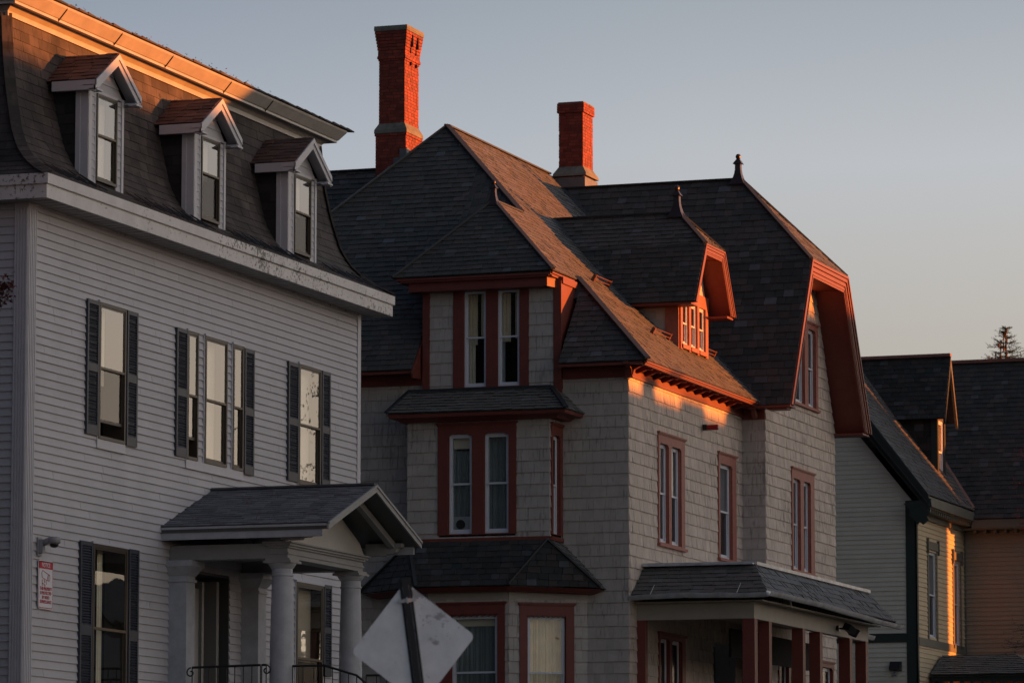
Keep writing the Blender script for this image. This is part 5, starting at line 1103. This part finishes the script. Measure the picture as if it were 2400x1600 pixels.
far_house(67.5, 80.9, -8, 13.0, 8.2, 'grey two storey house across the street facing the pale mansard house', OPPA, 'x')
far_house(81.2, 87.6, -8, 14.9, 10.5, 'tall grey house with steep roof between two lower houses across the street', OPPB, 'x')
far_house(90.3, 98.6, -8, 10.15, 7.4, 'low cream house across the street facing the slate roofed house', OPPC, 'x', chim=((92.0, .22, .5), (94.75, .6, .3)))
far_house(98.9, 106.5, -8, 12.8, 9.6, 'narrow green house across the street beside the low cream house', OPPC, 'x')
far_house(106.9, 112.7, -8, 16.2, 14.8, 'tall dark house across the street near the clapboard house', OPPA, 'x')
nb = far_house(37, 49.3, 35.6, 13.2, 9.2, 'grey house standing just left of the pale mansard house', OPPA, 'y'); nb.name = 'unseen_neighbour_house'; del nb['group']  # unseen house added to block sky from the mansard house's left side
far_house(140, 156, -14, 9.5, 6.8, 'long low white house far along the opposite side', OPPB, 'x')
far_house(166, 178, -22, 13.0, 9.5, 'big pale house at the far end of the opposite side', OPPB, 'x')
def crown_tree(x, y, zt, rad, zc, label, seed, n=2600):
    t = empty('street_tree', (x, y, GZ), label, 'tree', None); rnd = random.Random(seed)
    mb = MB(); mb.tube([(x, y, -.5), (x+.1, y, zc-rad*.5), (x, y, zt-rad*.5)], [.35, .22, .05], 8)
    for k in range(9):
        a = k*2.4; mb.tube([(x, y, zc-rad*.5+k*.15), (x+math.cos(a)*rad*.7, y+math.sin(a)*rad*.7, zc+rad*.3*math.sin(k))], [.1, .02], 5)
    mb.build('trunk', BARK, t); lf = MB()
    cl = [V3((x+rnd.gauss(0, .45)*rad, y+rnd.gauss(0, .45)*rad, zc+rnd.uniform(-1, 1)*(zt-zc))) for _ in range(26)]
    for k in range(n):
        c = rnd.choice(cl)+V3((rnd.gauss(0, 1), rnd.gauss(0, 1), rnd.gauss(0, 1)))*rad*.2
        leafcl(lf, c, .3, rnd, 1)
    lf.build('crown', FOL, t)
crown_tree(158, -10, 22, 4.5, 15, 'tall thin tree far down the opposite side of the street', 21, 1300)  # this and the next tree are unseen, added to break up pane reflections
crown_tree(172, -14, 19, 4.5, 13, 'tall tree behind the far white houses', 22, 1300)
crown_tree(61.8, -12, 10.5, 3.2, 7.4, 'twiggy street tree across the road opposite the pale mansard house', 7, 900)
crown_tree(127, -12, 15, 4.2, 9, 'broad street tree across the road at the right', 2)
crown_tree(150, -9, 9.5, 3.0, 7, 'small street tree beside the long low white house', 4, 1500)

# ================================================================== ground
mb = MB(); n = 40
def gz(x, y):
    t = max(0, min(1, (x+5)/50)); return -1.65+(GZ+1.65)*(t*t*(3-2*t))
xs = [-400, -100, -20]+[-5+2.5*i for i in range(21)]+[60, 80, 120, 200, 500, 2500]; ys = [-2500, -300, -60, -20, -8, -2, 8, 14, 20, 30, 60, 300, 2500]
for i in range(len(xs)-1):
    for j in range(len(ys)-1): mb.poly([(a, b, gz(a, b)) for a, b in ((xs[i], ys[j]), (xs[i+1], ys[j]), (xs[i+1], ys[j+1]), (xs[i], ys[j+1]))])
tag(mb.build('ground', mat('lawn_and_earth', (.07, .075, .045), .9, nz=.3, ns=.6)), 'grass and earth around the houses', 'ground', kind='structure')
def strip(name, y0, y1, dz, m, label, cat):
    mb = MB()
    for i in range(len(xs)-1): mb.hexa([(xs[i], y0, gz(xs[i], 0)-.05), (xs[i+1], y0, gz(xs[i+1], 0)-.05), (xs[i+1], y1, gz(xs[i+1], 0)-.05), (xs[i], y1, gz(xs[i], 0)-.05)], [(xs[i], y0, gz(xs[i], 0)+dz), (xs[i+1], y0, gz(xs[i+1], 0)+dz), (xs[i+1], y1, gz(xs[i+1], 0)+dz), (xs[i], y1, gz(xs[i], 0)+dz)])
    tag(mb.build(name, m), label, cat, kind='structure')
strip('road', 2.5, 12.5, .01, mat('asphalt', (.05, .05, .052), .85, nz=.2, ns=3), 'asphalt street along the houses', 'road')
strip('pavement', 12.5, 14.6, .13, mat('concrete', (.28, .27, .25), .85, nz=.15, ns=2), 'concrete pavement before the houses', 'pavement')
strip('pavement', .4, 2.5, .13, bpy.data.materials['concrete'], 'concrete pavement on the near side', 'pavement')
